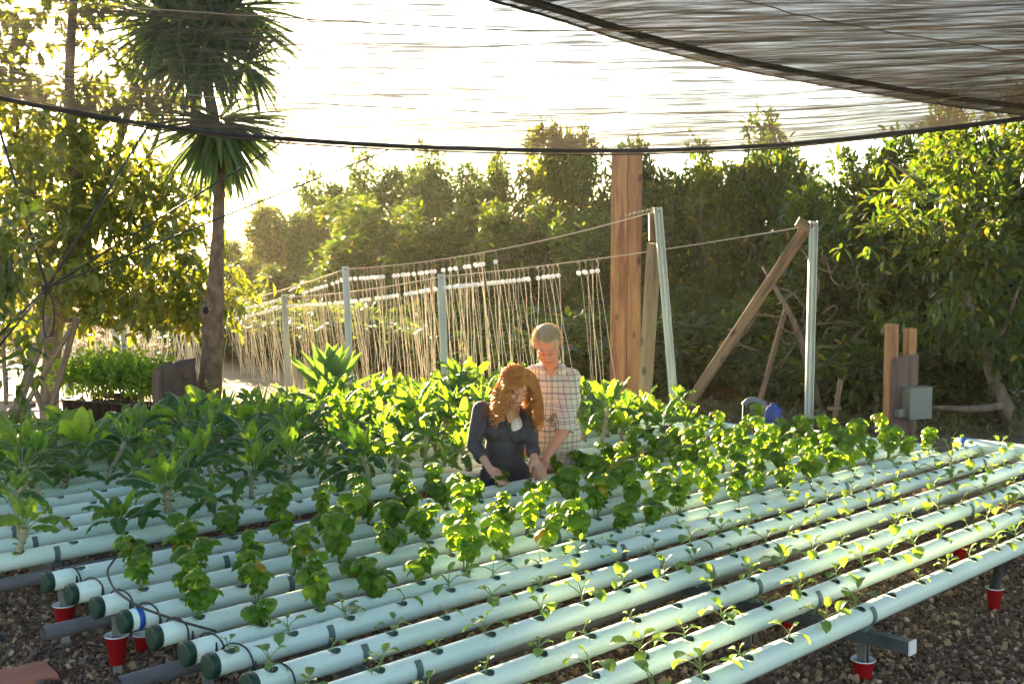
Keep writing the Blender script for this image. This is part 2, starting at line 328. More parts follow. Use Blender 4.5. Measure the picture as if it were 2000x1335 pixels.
# dry straw and fallen leaves
def litter():
    r = np.random.default_rng(17); m = MB()
    for i in range(1500):
        x, y = (r.uniform(-3.6, -1.0), r.uniform(3.8, 6.2)) if i < 700 else (r.uniform(-3, 5), r.uniform(3.3, 9))
        a = r.uniform(0, 6.28); L_ = r.uniform(.03, .13); z = gh(x, y)+.03; d_ = np.array([math.cos(a), math.sin(a), r.normal(0, .12)])*L_
        m.tube([np.array([x, y, z]), np.array([x, y, z+.006])+d_*.5+r.normal(0, .004, 3), np.array([x, y, z])+d_], .0011, 3, cap=False)
    n = 900; T = np.stack([r.uniform(-3.6, 5, n), r.uniform(3.4, 9.5, n), np.zeros(n)], 1); T[:, 2] = gh(T[:, 0], T[:, 1])+.035
    q = unit(r.normal(size=(n, 3))*[1, 1, .15]); m.scatter(LT_V*[1.6, 1, 1.5], LT_F, frames(q, r.normal(0, .5, n)), T, r.uniform(.02, .06, n)); return m
LT_V = np.array([[0, 0, 0], [-.14, .28, .03], [0, .28, 0], [.14, .28, .03], [-.13, .68, -.02], [0, .68, -.05], [.13, .68, -.02], [0, 1, -.16]])
LT_F = [[[0, 2, 1], [0, 3, 2], [4, 5, 7], [5, 6, 7]], [[1, 2, 5, 4], [2, 3, 6, 5]]]
tag(litter().build('leaf_litter', noise_col('straw', (.42, .29, .15), (.25, .12, .06), 3, .8)), 'dry straw and fallen leaves strewn over the gravel', 'leaf litter', kind='stuff')

# ------------------------------------------------------------------ growing pipes
SP = .28; PR = .0465; HR = .0275; ZC = .356
def pipe_mesh(length, holes):
    """thin walled tube along +X from 0, with real round holes cut in its top"""
    m = MB(); a = .042; th = a/PR; na = 8
    arcs = np.concatenate([np.linspace(-th, th, na+1), np.linspace(th, 2*math.pi-th, 19)[1:-1]]); n = len(arcs)
    def ring(x): return np.stack([np.full(n, x), -PR*np.sin(arcs), PR*np.cos(arcs)], 1)
    xs = []
    for h in holes: xs += [h-a, h+a]
    xs = [0] + xs + [length]; V = []; Fq = []
    idx = []
    for x in xs: idx.append(len(V)*n); V.append(ring(x))
    V = np.concatenate(V)
    extraV = []; base = len(V)
    for k in range(len(xs)-1):
        A, B = idx[k], idx[k+1]; hole = k % 2 == 1
        for j in range(n):
            if hole and j < na: continue
            Fq.append([A+j, A+(j+1) % n, B+(j+1) % n, B+j])
        if hole:
            cx = (xs[k]+xs[k+1])/2
            bd = [(A+j, (-a, arcs[j])) for j in range(na+1)] + [(None, (-a+2*a*i/na, th)) for i in range(1, na)] + [(B+j, (a, arcs[j])) for j in range(na, -1, -1)] + [(None, (a-2*a*i/na, -th)) for i in range(1, na)]
            ids = []; ci = []
            for vid, (dx, an) in bd:
                if vid is None: ids.append(base+len(extraV)); extraV.append([cx+dx, -PR*math.sin(an), PR*math.cos(an)])
                else: ids.append(vid)
            for vid, (dx, an) in bd:
                g = math.atan2(an*PR, dx); ux, uy = HR*math.cos(g), HR*math.sin(g); aa = math.asin(uy/PR)
                ci.append(base+len(extraV)); extraV.append([cx+ux, -PR*math.sin(aa), PR*math.cos(aa)])
            ci2 = []
            for vid, (dx, an) in bd:
                g = math.atan2(an*PR, dx); ux, uy = HR*math.cos(g), HR*math.sin(g); aa = math.asin(uy/PR)
                ci2.append(base+len(extraV)); extraV.append([cx+ux, -(PR-.004)*math.sin(aa), (PR-.004)*math.cos(aa)])
            nb = len(ids)
            for q in range(nb): Fq.append([ids[q], ids[(q+1) % nb], ci[(q+1) % nb], ci[q]]); Fq.append([ci[q], ci[(q+1) % nb], ci2[(q+1) % nb], ci2[q]])
            # side gaps between the strip edge points and the long strip are shared lines, so nothing is left open
    m.add(np.concatenate([V, np.array(extraV)]), Fq)
    return m
def loop_hose(r=.0035, seed=0):
    q = np.random.default_rng(seed); a = np.linspace(-.5, 3.9+q.uniform(-.3, .8), 26)
    x = .09+.03*np.sin(a*.5)+.05*np.linspace(0, 1, 26)*q.uniform(.3, 1.2)
    pts = np.stack([x, (PR+.012+.03*np.clip(np.sin(a*1.0+q.uniform(0, 1)), 0, 1))*np.cos(a), (PR+.018)*np.sin(a)-.01], 1)
    pts = np.concatenate([[[.04, .012, PR-.004], [.045, .02, PR+.03]], pts])
    m = MB(); m.tube(pts, r, 6); return m
cap_me = MB().lathe([(.0001, -.006), (.040, -.006), (.0485, -.004), (.050, 0), (.050, .026), (.0467, .028), (.0466, .032)], 28, M=Matrix.Rotation(R(90), 4, 'Y')).mesh('end_cap', CAPG)
ca = np.linspace(R(-60), R(240), 20)
def clamp_mesh():
    m = MB(); V = []
    for x in (-.014, .014):
        for rr in (PR+.0005, PR+.0055): V.append(np.stack([np.full(20, x), rr*np.cos(ca+math.pi), rr*np.sin(ca+math.pi)], 1))
    V = np.concatenate(V); Fq = []
    for i in range(19): Fq += [[20+i, 21+i, 61+i, 60+i], [i, 40+i, 41+i, i+1], [i, i+1, 21+i, 20+i], [40+i, 60+i, 61+i, 41+i]]
    Fq += [[0, 20, 60, 40], [19, 59, 79, 39]]
    m.add(V, Fq); m.box((-.016, -.02, -PR-.026), (.016, .02, -PR+.001)); return m
clamp_me = clamp_mesh().mesh('pipe_clamp', CLIP, smooth=False)
def add_pipe(u, t0, t1, ph, label, group, cap=True, dz=0., dz1=0., hose=None, clamps=()):
    """one growing pipe: tube > end cap, clamps, feed hose"""
    L_ = t1 - t0; k0 = math.ceil((t0 + .07 - ph)/SP - 1e-6); hs = []
    while ph + k0*SP < t1-.05: hs.append(ph + k0*SP); k0 += 1
    hs = [h for h in hs if h-t0 > .075]
    o = pipe_mesh(L_, [h-t0 for h in hs]).build('growing_pipe', PVC)
    mo = o.modifiers.new('wall', 'SOLIDIFY'); mo.thickness = .004; mo.offset = -1
    p0 = P(u, t0, ZC+dz); o.location = p0
    o.rotation_euler = (R(6), -math.atan2(dz1-dz, L_), math.pi/2 - YAW)
    tag(o, label, 'pipe', group)
    if cap: link('end_cap', cap_me, o)
    if hose is not None: loop_hose(seed=hose).build('feed_hose', BLACK, o)
    for c_ in clamps:
        if t0+.1 < c_ < t1-.05:
            q = link('pipe_clamp', clamp_me, o); q.location = (c_-t0, 0, 0)
    return hs
US = {7: -3.798, 8: -3.520, 9: -3.239, 10: -2.942, 11: -2.653, 12: -2.368}
PH = {7: 3.0314, 8: 3.8781, 9: 2.4737, 10: 2.7432, 11: 3.8370, 12: 3.5466}
HOL = {}
SEEDW = {7: 'rearmost', 8: 'second', 9: 'third', 10: 'fourth', 11: 'fifth', 12: 'foremost'}
CL = (2.62, 4.468, 6.757, 8.289)
for k in range(7, 13):
    HOL[k] = add_pipe(US[k], 2.1 if k < 10 else 1.7, 8.86, PH[k], {7: 'mint white growing pipe of seedlings right beside the basil pipes', 12: 'mint white growing pipe at the near outer edge of the seedlings'}.get(k, 'mint white growing pipe of seedlings, %s from the basil pipes' % ORD[k-6]), 'seedling pipes', hose=k, clamps=[c+.02*math.sin(k*3) for c in CL])
for k in range(1, 7):
    u = -5.32 + .268*(k-1)
    HOL[k] = add_pipe(u, 2.1, 8.45, 2.22+.11*math.sin(k*2.7), 'mint white growing pipe of basil, %s from the people' % ORD[k], 'basil pipes', hose=k+20, clamps=[c+.02*math.sin(k*5) for c in (2.9, 4.468, 6.757, 8.2)], dz1=-.01)
_bt = MB().lathe([(PR+.0005, .06), (PR+.0025, .062), (PR+.0025, .084), (PR+.0005, .086)], 24, M=Matrix.Rotation(R(90), 4, 'Y')).build('blue_tape', mat('blue_tape_band', (.01, .10, .45), .5), [o for o in C.objects if o.get('label') == 'mint white growing pipe of basil, fourth from the people'][0])
UF = [-5.82 - .285*k for k in range(12)]
FH = []
for k in range(12):
    FH.append(add_pipe(UF[k], .9, 8.25, 1.05+.13*math.sin(k*1.9), 'mint white growing pipe of kale, %s behind the people' % ORD[k+1], 'kale pipes', cap=False, clamps=[2.35, 4.15, 6.2]))
# wide collecting pipes the rows drain into
def manifold(u0, u1, t, r, label, z=ZC-.03):
    o = MB(); L_ = u1-u0
    prof = [(.001, 0), (r*.93, 0), (r, .006), (r, L_-.006), (r*.93, L_), (.001, L_)]
    o.lathe(prof, 24, M=Matrix.Rotation(R(90), 4, 'Y')); o = o.build('collector_pipe', PVC); o.location = P(u0, t, z)
    o.rotation_euler = (0, 0, -YAW)
    tag(o, label, 'pipe'); b = MB().lathe([(r+.001, .04), (r+.004, .042), (r+.004, .09), (r+.001, .092)], 24, M=Matrix.Rotation(R(90), 4, 'Y')).build('blue_band', mat('blue_tape', (.01, .12, .5), .4), o)
manifold(-3.99, -2.1, 8.93, .075, 'wide white collector pipe across the right ends of the seedling pipes', ZC-.005)
manifold(-5.5, -4.05, 8.56, .075, 'wide white collector pipe across the far ends of the basil pipes')
manifold(-9.15, -5.7, 8.36, .075, 'wide white collector pipe across the far ends of the kale pipes')

# supports: galvanised cross beam > legs, end caps
def support(t, u0, u1, legs, label, zt=ZC-PR-.024):
    g = thing('support_frame', label, 'frame', P((u0+u1)/2, t, 0), -YAW, 'cross beams on legs under the tables')
    L_ = u1-u0
    MB().box((-L_/2, -.026, zt-.055), (L_/2, .026, zt)).build('beam', DSTEEL, g, smooth=False)
    for s_ in (-1, 1): MB().box((s_*(L_/2+.001)-.004, -.0285, zt-.0575), (s_*(L_/2+.001)+.004, .0285, zt+.0025)).build('beam_end_cap', WHITE, g, smooth=False)
    for u in legs:
        x = u-(u0+u1)/2; m = MB(); h = .020
        for a, b in (((-h, -h), (h, -h+.003)), ((-h, h-.003), (h, h)), ((-h, -h+.003), (-h+.003, h-.003)), ((h-.003, -h+.003), (h, -.008)), ((h-.003, .008), (h, h-.003))):
            m.box((x+a[0], .052+a[1], -.05), (x+b[0], .052+b[1], zt+.0))
        m.build('leg', GALV, g, smooth=False)
    return g
FR = [(2.62, 'first'), (4.468, 'second'), (6.757, 'third'), (8.5, 'fourth')]
for t, o_ in FR: support(t, -4.05, -2.16, (-3.75, -3.0, -2.41), 'steel cross beam under the seedling pipes, %s from the left ends' % o_)
for t, o_ in FR: support(t-.02, -5.5, -4.12, (-5.2, -4.3), 'steel cross beam under the basil pipes, %s from the left ends' % o_)
for t, o_ in ((2.35, 'first'), (4.15, 'second'), (6.2, 'third'), (8.05, 'fourth')): support(t, -9.1, -5.62, (-8.8, -7.4, -5.85), 'steel cross beam under the kale pipes, %s from the left' % o_)
# end legs on the left corner, seen below the caps
def post_leg(u, t, label):
    x, y, _ = P(u, t); m = MB(); h = .020
    for a, b in (((-h, -h), (h, -h+.003)), ((-h, h-.003), (h, h)), ((-h, -h+.003), (-h+.003, h-.003)), ((h-.003, -h+.003), (h, -.008)), ((h-.003, .008), (h, h-.003))):
        m.box((a[0], a[1], -.05), (b[0], b[1], ZC-PR-.003))
    o = m.build('table_leg', GALV, smooth=False); o.location = (x, y, 0); o.rotation_euler = (0, 0, .35); tag(o, label, 'leg', 'short steel legs under the pipe ends'); return o
legp = [(-5.32, 2.19, 'left corner'), (-4.785, 2.2, 'third basil'), (-3.98, 2.2, 'sixth basil'), (-3.8, 2.3, 'rearmost seedling')]
for u, t, nme in legp: post_leg(u, t, 'slotted galvanised steel leg under the %s pipe end' % nme)
# feeder and drain pipes beneath
def drain(u, t0, t1, z, r, label):
    a, b = P(u, t0, z), P(u, t1, z); m = MB(); m.tube([a, b], r, 20, cap=False); m.tube([b, a], r*.85, 20, cap=False); tag(m.build('drain_pipe', DRAIN), label, 'pipe', 'grey drain pipes')
drain(-3.38, 1.4, 8.8, .235, .032, 'grey drain pipe running under the gap between seedling pipes nearer the basil')
drain(-2.51, 1.4, 8.8, .235, .032, 'grey drain pipe running beneath the two foremost seedling pipes')
drain(-4.93, 1.93, 4.0, .245, .034, 'short grey drain pipe poking out below the third basil cap')
drain(-4.13, 1.9, 4.0, .245, .034, 'short grey drain pipe poking out below the fifth basil cap')
drain(-5.72, .9, 4.4, .27, .034, 'dark grey drain pipe under the first kale pipe')

# ------------------------------------------------------------------ red cups
def cup(px, py, Y, label, leg=False, z=None, s_=1.0, tilt=0.):
    p = at(px, py, Y) if z is None else np.array([(px-1000)/F*(Y*math.cos(PIT)+(CAMZ-z)*math.sin(PIT)), Y, z])
    o = thing('plastic_cup', label, 'cup', p, 0, 'red plastic cups'); o.scale = (s_,)*3; o.rotation_euler = (tilt, tilt*.5, 0)
    prof = [(.001, 0), (.029, 0), (.0305, .003), (.034, .04), (.0345, .041), (.038, .075), (.0385, .077), (.0455, .113)]
    MB().lathe(prof, 28).build('body', RED, o)
    MB().lathe([(.0468, .112), (.048, .1145), (.0468, .117), (.045, .1155), (.0445, .112), (.037, .075), (.029, .006), (.001, .006)], 28).build('white_lining', WHITE, o)
    return o
def cup_at(u, t, z, label): 
    x, y, _ = P(u, t); o = cup(0, 0, 1, label, z=0); o.location = (x, y, z); return o
l1 = P(-5.32, 2.19); l3 = P(-4.785, 2.2)
for (lx, ly, _), z, nme in ((l1, .1, 'the leg at the left corner'), (l3, .08, 'the second leg from the left corner')):
    o = cup(0, 0, 1, 'red plastic cup wrapped round %s' % nme, z=0, s_=1.15); o.location = (lx, ly, z)
cup_at(-4.98, 2.42, .0, 'red plastic cup on the gravel behind the left grey drain pipe')
cup_at(-3.8, 2.3, .06, 'red plastic cup round the leg under the rear seedling pipe end')
_c = P(-2.41, 4.468); ang = -YAW
def legxy(t, u): 
    c = P(u, t) + .052*D; return c
for t, u, nme in ((4.468, -2.41, 'the front right leg, nearest the camera'), (6.757, -3.0, 'a leg under the middle of the seedling pipes'), (6.757, -3.75, 'a leg near the basil pipes')):
    c = legxy(t, u); o = cup(0, 0, 1, 'red plastic cup round ' + nme, z=0, s_=1.12); o.location = (c[0], c[1], .0)
cup(1534, 0, 5.6, 'red plastic cup alone on gravel beneath the seedling pipes', z=.02)
cup(1941, 0, 5.93, 'red plastic cup with the black hose end in it', z=.02)
m = MB(); pa = [at(1941, 1165, 5.93) - np.array([0, 0, .03]), at(1941, 1150, 5.93), at(1950, 1115, 6.02), at(1975, 1080, 6.0), at(2010, 1045, 5.95), at(2060, 1020, 5.9), at(2160, 1010, 5.9)]
def smooth_path(p, n=40):
    p = np.asarray(p, float); t = np.linspace(0, 1, len(p)); tt = np.linspace(0, 1, n)
    out = np.stack([np.interp(tt, t, p[:, i]) for i in range(3)], 1)
    for _ in range(6): out[1:-1] = (out[:-2]+2*out[1:-1]+out[2:])/4
    return out
m.tube(smooth_path(pa), .027, 12); tag(m.build('black_hose', BLACK), 'thick black hose curving down into the red cup at right', 'hose')
# long thin feed line along the left ends of the basil pipes
pts = [P(-5.5, 1.9, .2), P(-5.4, 2.12, ZC+.03)] + [P(-5.32+.268*k, 2.17+.02*(k % 2), ZC+PR+.008-.012*(k % 2)) for k in range(7)] + [P(-3.70, 2.2, ZC+PR-.01)]
pts = [P(-5.3, 2.45, ZC+PR+.02), P(-5.1, 2.3, ZC+PR+.015), P(-4.8, 2.2, ZC+PR+.01), P(-4.5, 2.17, ZC+PR+.008), P(-4.2, 2.2, ZC+PR+.01), P(-4.0, 2.25, ZC+PR+.006)]
m = MB(); m.tube(smooth_path(pts), .0055, 8); tag(m.build('feed_line', BLACK), 'thin black feed line lying across the left ends of the basil pipes', 'hose')
pts = [P(-4.25, 2.15, .26), P(-4.1, 2.05, .16), P(-3.95, 2.0, .15), P(-3.85, 2.1, .2), P(-3.7, 2.3, .25)]
m = MB(); m.tube(smooth_path(pts), .009, 8); tag(m.build('hose_loop', BLACK), 'black hose sagging below the left ends of the pipes', 'hose')
pts = [P(-5.6, 2.0, .03), P(-5.9, 1.9, .05), P(-6.2, 1.6, .04), P(-6.3, 1.0, .03)]
m = MB(); m.tube(smooth_path(pts), .01, 8); tag(m.build('ground_hose', BLACK), 'black hose lying on the ground by the left corner', 'hose')

# ------------------------------------------------------------------ crops
def oval(nl=6, nw=5, L=1., W=.62, dome=.5, bend=1.0):
    """domed, drooping ovate leaf from the origin along +y"""
    V = []; s_ = np.linspace(0, 1, nl); ang = -bend*s_; 
    y = np.concatenate([[0], np.cumsum(np.cos(ang[1:])*L/(nl-1))]); z = np.concatenate([[0], np.cumsum(np.sin(ang[1:])*L/(nl-1))])
    for i in range(nl):
        wd = W/2*np.sin(math.pi*min(max(s_[i], .03), .97)**.78)**.75; q = np.linspace(-1, 1, nw)
        zz = -dome*wd*q**2 + .02*np.sin(s_[i]*11)*(1-q**2)
        V.append(np.stack([q*wd, y[i]-zz*math.sin(ang[i]), z[i]+zz*math.cos(ang[i])], 1))
    return np.concatenate(V), [[[i*nw+j, i*nw+j+1, (i+1)*nw+j+1, (i+1)*nw+j] for i in range(nl-1) for j in range(nw-1)]]
OV1 = oval(8, 5, W=.76, bend=2.5, dome=.5); OV2 = oval(7, 5, W=.72, bend=1.7, dome=.5); OV3 = oval(nl=5, nw=3, bend=.4, dome=.3)
def basil(seed, H, shoots):
    r = np.random.default_rng(seed); fol = MB(); st = MB()
    for s_ in range(shoots):
        a = r.uniform(0, 6.28); lean = r.uniform(.03, .062) if shoots > 1 else .01
        h = H*(1 if s_ == 0 else r.uniform(.55, .92)); tip = np.array([math.cos(a)*lean, math.sin(a)*lean, h])
        st.tube([np.zeros(3)-[0, 0, .05], tip*.5+[0, 0, .0], tip], [.0035, .003, .002], 6)
        nt_ = max(3, int(h/.040))
        for q in range(nt_):
            f = .22+.78*(q+.7)/nt_; p = tip*f; big = .057*(.45+.6*f) * r.uniform(.85, 1.15)
            top = q >= nt_-1; nl_ = 5 if not top else 6
            for i in range(nl_):
                az = i*math.pi*2/nl_ + q*.8 + r.normal(0, .25); L_ = big*(1.2 if top else .98)*r.uniform(.75, 1.25)
                el = r.uniform(-.1, .5) if not top else r.uniform(.35, .75)
                d_ = np.array([[math.cos(az)*math.cos(el), math.sin(az)*math.cos(el), math.sin(el)]])
                off = d_[0]*r.uniform(.004, .014)
                V_, F_ = OV1 if r.random() < .75 else OV2
                fol.scatter(V_, F_, frames(d_, r.normal(0, .3, 1)), [p+off], np.array([L_*1.15]))
        for i in range(6):
            az = r.uniform(0, 6.28); el = r.uniform(.5, 1.2); d_ = np.array([[math.cos(az)*math.cos(el), math.sin(az)*math.cos(el), math.sin(el)]])
            fol.scatter(*OV3, frames(d_), [tip], np.array([r.uniform(.012, .022)]))
    return fol.mesh('foliage', BASIL), st.mesh('stem', STEMG)
BAS = [basil(100+i, h, s_) for i, (h, s_) in enumerate([(.16, 3), (.19, 3), (.13, 2), (.21, 3), (.17, 2), (.13, 4), (.19, 2), (.16, 4), (.22, 2), (.11, 3)])]
def kale(seed, stemh, n, L0, W0, prof='kale', m=KALE, spread=1., ruffle=.09, pet=.25, big=False):
    r = np.random.default_rng(seed); fol = MB(); st = MB(); rb = MB()
    lean = r.normal(0, .12, 2)*stemh*2; top = np.array([lean[0], lean[1], stemh])
    sp = smooth_path([[0, 0, -.06], [lean[0]*.1, lean[1]*.1, 0], [lean[0]*.5+r.normal(0, .01), lean[1]*.5+r.normal(0, .01), stemh*.5], top], 14)
    rad = np.interp(np.linspace(0, 1, 14), [0, .3, 1], [.011, .014, .018])*(1+.1*r.normal(size=14)); st.tube(sp, rad, 9)
    for i in range(int(stemh*110)):
        k = r.integers(2, 13); az = r.uniform(0, 6.28); e = np.array([math.cos(az), math.sin(az), .3]); st.tube([sp[k], sp[k]+e*rad[k]*1.2, sp[k]+e*(rad[k]+.009)], [.005, .004, .0025], 5)
    for i in range(n):
        f = i/(n-1); az = i*2.4 + r.normal(0, .25); e0 = R(88-46*f*spread+r.normal(0, 11)); e1 = e0 - R(45+75*f+r.normal(0, 26)); L_ = L0*(.5+.5*math.sin(min(1, f*1.25+.25)*math.pi/2))*r.uniform(.55, 1.15)
        base = top + np.array([math.cos(az), math.sin(az), 0])*.012 - np.array([0, 0, .07])*f*min(1, stemh*4)
        cc = arch_leaf(fol, base, az, e0, e1, L_, W0*r.uniform(.8, 1.2)*(L_/L0), 20 if prof == 'kale' else 13, 7, prof, cup=-.55 if prof == 'kale' else -.2, ruffle=ruffle, twist=r.normal(0, .35), rg=r, petiole=pet)
        rb.tube(cc[::2], np.linspace(.0038, .0008, len(cc[::2]))*(1.6 if big else 1), 5)
    for i in range(int(5+stemh*20)):
        az = r.uniform(0, 6.28); z = r.uniform(.3, .95); k = int(z*13); arch_leaf(fol, sp[k], az, R(30), R(-30), r.uniform(.03, .07), .03, 5, 3, 'oval', rg=r, petiole=.2)
    return fol.mesh('foliage', m), st.mesh('stem', KSTEM), rb.mesh('leaf_ribs', RIB)
KAL = [kale(200, .20, 14, .32, .08), kale(201, .16, 13, .33, .085, m=KALEY), kale(202, .25, 12, .28, .07), kale(203, .11, 14, .33, .095, m=KALEY),
       kale(204, .06, 15, .31, .08), kale(205, .20, 16, .33, .085), kale(206, .14, 10, .25, .075, m=KALEY), kale(207, .26, 13, .29, .075)]
CHA = [kale(220, .05, 16, .36, .15, 'oval', CHARD, .7, .06, .38, True), kale(221, .06, 14, .32, .13, 'oval', KALEY, .7, .06, .38, True), kale(222, .04, 17, .38, .14, 'oval', CHARD, .6, .035, .38, True)]
def seedling(seed, n, H):
    r = np.random.default_rng(seed); fol = MB(); st = MB(); top = np.array([r.normal(0, .008), r.normal(0, .008), H*.35])
    st.tube([[0, 0, -.045], [0, 0, 0], top], [.0025, .0025, .002], 6)
    for i in range(n):
        az = i*2.3 + r.normal(0, .3); f = i/max(1, n-1); e0 = R(80-45*f+r.normal(0, 8)); L_ = H*r.uniform(.8, 1.35)*(.75+.5*f)
        cc = arch_leaf(fol, top*(1-.5*f), az, e0, e0-R(60+50*f), L_, L_*.42*r.uniform(.8, 1.2), 8, 5, 'oval', cup=.3, ruffle=.03, rg=r, petiole=.5)
        st.tube(cc[:5], np.linspace(.0022, .0012, 5), 5)
    return fol.mesh('foliage', SEED), st.mesh('stem', STEMG)
SEE = [seedling(300+i, n, h) for i, (n, h) in enumerate([(4, .075), (5, .065), (3, .08), (5, .085), (4, .055), (6, .07), (3, .05), (4, .09), (5, .08), (2, .06)])]
def inst(name, meshes, names, loc, rz, s_, label, cat, group, tilt=0.):
    o = thing(name, label, cat, loc, rz, group); o.scale = (s_, s_, s_*rng.uniform(.9, 1.12)); o.rotation_euler = (rng.normal(0, tilt), rng.normal(0, tilt), rz)
    for me, n_ in zip(meshes, names): link(n_, me, o)
    return o
def inview(p, mx=60, h=.35):
    if p[1] < 1: return False
    px = 1000+p[0]/p[1]*F
    py = 491+(CAMZ-p[2]-h)*F/p[1]
    return -mx < px < 2000+mx and py < 1345
ZT = ZC+PR-.006
for k in range(7, 13):
    for j, h in enumerate(HOL[k]):
        p = P(US[k], h, ZT)
        if not inview(p, 60, .1): continue
        if rng.random() < .035: continue
        v = int(rng.integers(0, len(SEE)))
        wd = ['small', 'bushy', 'three-leaved', 'broad', 'tiny', 'dense', 'short', 'tall', 'spreading', 'two-leaved'][v]
        p = p + D*rng.normal(0, .012)
        inst('kale_seedling', SEE[v], ('foliage', 'stem'), p, rng.uniform(0, 6.28), rng.uniform(1.0, 1.5), '%s seedling, %s hole from the left, %s' % (wd, ORD[j+1], {7: 'rear seedling pipe beside the basil', 12: 'foremost pipe'}.get(k, '%s seedling pipe from the basil' % ORD[k-6])), 'seedling', 'seedlings in the pipes', tilt=.12)
for k in range(1, 7):
    for j, h in enumerate(HOL[k]):
        p = P(-5.32+.268*(k-1), h, ZT)
        if not inview(p, 60, .1) or rng.random() < .03: continue
        v = int(rng.integers(0, len(BAS))); 
        if h < 3.2 and rng.random() < .35: v = 9
        px = 1000+p[0]/p[1]*F; near = k <= 3 and 925 < px < 1120
        if near and k <= 2 and px > 1000 and px < 1065: continue
        inst('basil_plant', BAS[v], ('foliage', 'stem'), p, rng.uniform(0, 6.28), rng.uniform(.9, 1.15)*(.95 if h < 3 else 1.08)*(.72 if near else 1.0), '%s basil plant, %s hole from the left, basil pipe %s from the people' % (['drooping', 'full', 'short', 'tall', 'leafy', 'squat', 'slender', 'bushy', 'tall thin', 'small'][v], ORD[j+1], ORD[k]), 'basil', 'basil plants in the pipes', tilt=.06)
for k in range(12):
    H_ = FH[k]
    for j, h in enumerate(H_):
        p = P(UF[k], h, ZT)
        px = 1000+p[0]/p[1]*F
        if not inview(p, 120, .2) or rng.random() < (.45 if (k < 5 and px < 760) else .22 if k < 5 else .1): continue
        nr = len(H_)-j
        if 930 < px < 1150 and k < 1 : continue
        ch = (k >= 9 and rng.random() < .6) or (k >= 6 and px < 300 and rng.random() < .5)
        if ch: s_ = .72
        if ch: v = int(rng.integers(0, len(CHA))); me = CHA[v]; wd = ['broad-leaved chard', 'light green broad-leaved chard', 'tall chard'][v]
        else: v = int(rng.integers(0, len(KAL))); v = [0, 2, 4, 5, 7, 0][v % 6] if (px < 760 and rng.random() < .65) else v; me = KAL[v]; wd = ['dark kale', 'bright kale', 'long-stemmed kale', 'big bright kale', 'low kale', 'thick kale', 'thin kale', 'leggy kale'][v]  # left side draws mostly dark-leaved variants, so leaf colour imitates the shade there
        s_ = rng.uniform(.7, 1.15)*(.95 if k < 4 else 1.05 if k < 8 else .88)
        inst('chard_plant' if ch else 'kale_plant', me, ('foliage', 'stem', 'leaf_ribs'), p, rng.uniform(0, 6.28), s_, '%s, %s from the far end, kale pipe %s behind the people' % (wd, ORD[nr], ORD[k+1]), 'chard' if ch else 'kale', 'kale and chard in the back table', tilt=.1 if k > 1 else .2)

# ------------------------------------------------------------------ trees
LT_V = np.array([[0, 0, 0], [-.14, .28, .03], [0, .28, 0], [.14, .28, .03], [-.13, .68, -.02], [0, .68, -.05], [.13, .68, -.02], [0, 1, -.16]])
LT_F = [[[0, 2, 1], [0, 3, 2], [4, 5, 7], [5, 6, 7]], [[1, 2, 5, 4], [2, 3, 6, 5]]]
def rosettes(mb, ctr, out, r, n=9, L=(.10, .19), droop=.35):
    """clusters of long leaves round twig ends"""
    m = len(ctr); c = np.repeat(ctr, n, 0); o = np.repeat(unit(out), n, 0); k = len(c)
    d = unit(o*.55 + r.normal(0, .75, (k, 3)) + np.array([0, 0, -droop]))
    Ls = r.uniform(L[0], L[1], k); T = c + d*.03 + r.normal(0, .025, (k, 3))
    mb.scatter(LT_V*np.array([1.15, 1, 1]), LT_F, frames(d, r.normal(0, .6, k)), T, Ls)
def crown_mesh(seed, lumps, ncl, mt, L=(.10, .19), n=9, droop=.35, shell=.55, hole=None):
    r = np.random.default_rng(seed); mb = MB()
    lumps = np.asarray(lumps, float); vol = (lumps[:, 3]*lumps[:, 4])**1.3; pick = r.choice(len(lumps), ncl, p=vol/vol.sum())
    v = unit(r.normal(size=(ncl, 3))); rad = (shell + (1-shell)*r.random(ncl))**.8; rad *= 1+.12*r.normal(size=ncl)
    s_ = lumps[pick]; sc3 = np.stack([s_[:, 3], s_[:, 3], s_[:, 4]], 1); c = s_[:, :3] + v*rad[:, None]*sc3
    # clump the twigs
    g = np.sin(c[:, 0]*5.1+seed)*np.sin(c[:, 1]*4.7+1)*np.sin(c[:, 2]*6.3+2); c = c[(g > -.33) | (r.random(ncl) < .45)]; v = v[:len(c)]
    out = unit(c - c.mean(0))
    if hole is not None:
        keep = ~hole(c); c = c[keep]; out = out[keep]
    rosettes(mb, c, out, r, n, L, droop); return mb.mesh('crown', mt), c
def limbs(seed, h, r0, lean=(0, 0), n=6, spread=1.1, top=3.2, gnarl=.05):
    r = np.random.default_rng(seed); mb = MB(); a = np.array([0, 0, -.1]); b = np.array([lean[0], lean[1], h])
    tr = smooth_path([a, a*.5+b*.4+r.normal(0, gnarl, 3), b], 12); mb.tube(tr, np.linspace(r0, r0*.7, 12), 10)
    for i in range(n):
        az = i*6.28/n+r.normal(0, .3); k = r.integers(7, 12); s0 = tr[k]; e = np.array([math.cos(az)*spread*r.uniform(.5, 1), math.sin(az)*spread*r.uniform(.5, 1), r.uniform(.5, 1)*(top-h)])
        br = smooth_path([s0, s0+e*[.5, .5, .3]+r.normal(0, gnarl*1.5, 3), s0+e*[.85, .85, .7]+r.normal(0, gnarl*2, 3), s0+e], 12); mb.tube(br, np.linspace(r0*.55, .012, 12), 7)
        for q in range(3):
            kk = r.integers(4, 10); e2 = unit(r.normal(size=3))*r.uniform(.3, .7); mb.tube(smooth_path([br[kk], br[kk]+e2*.5+r.normal(0, .04, 3), br[kk]+e2], 7), np.linspace(.016, .005, 7), 5)
    return mb
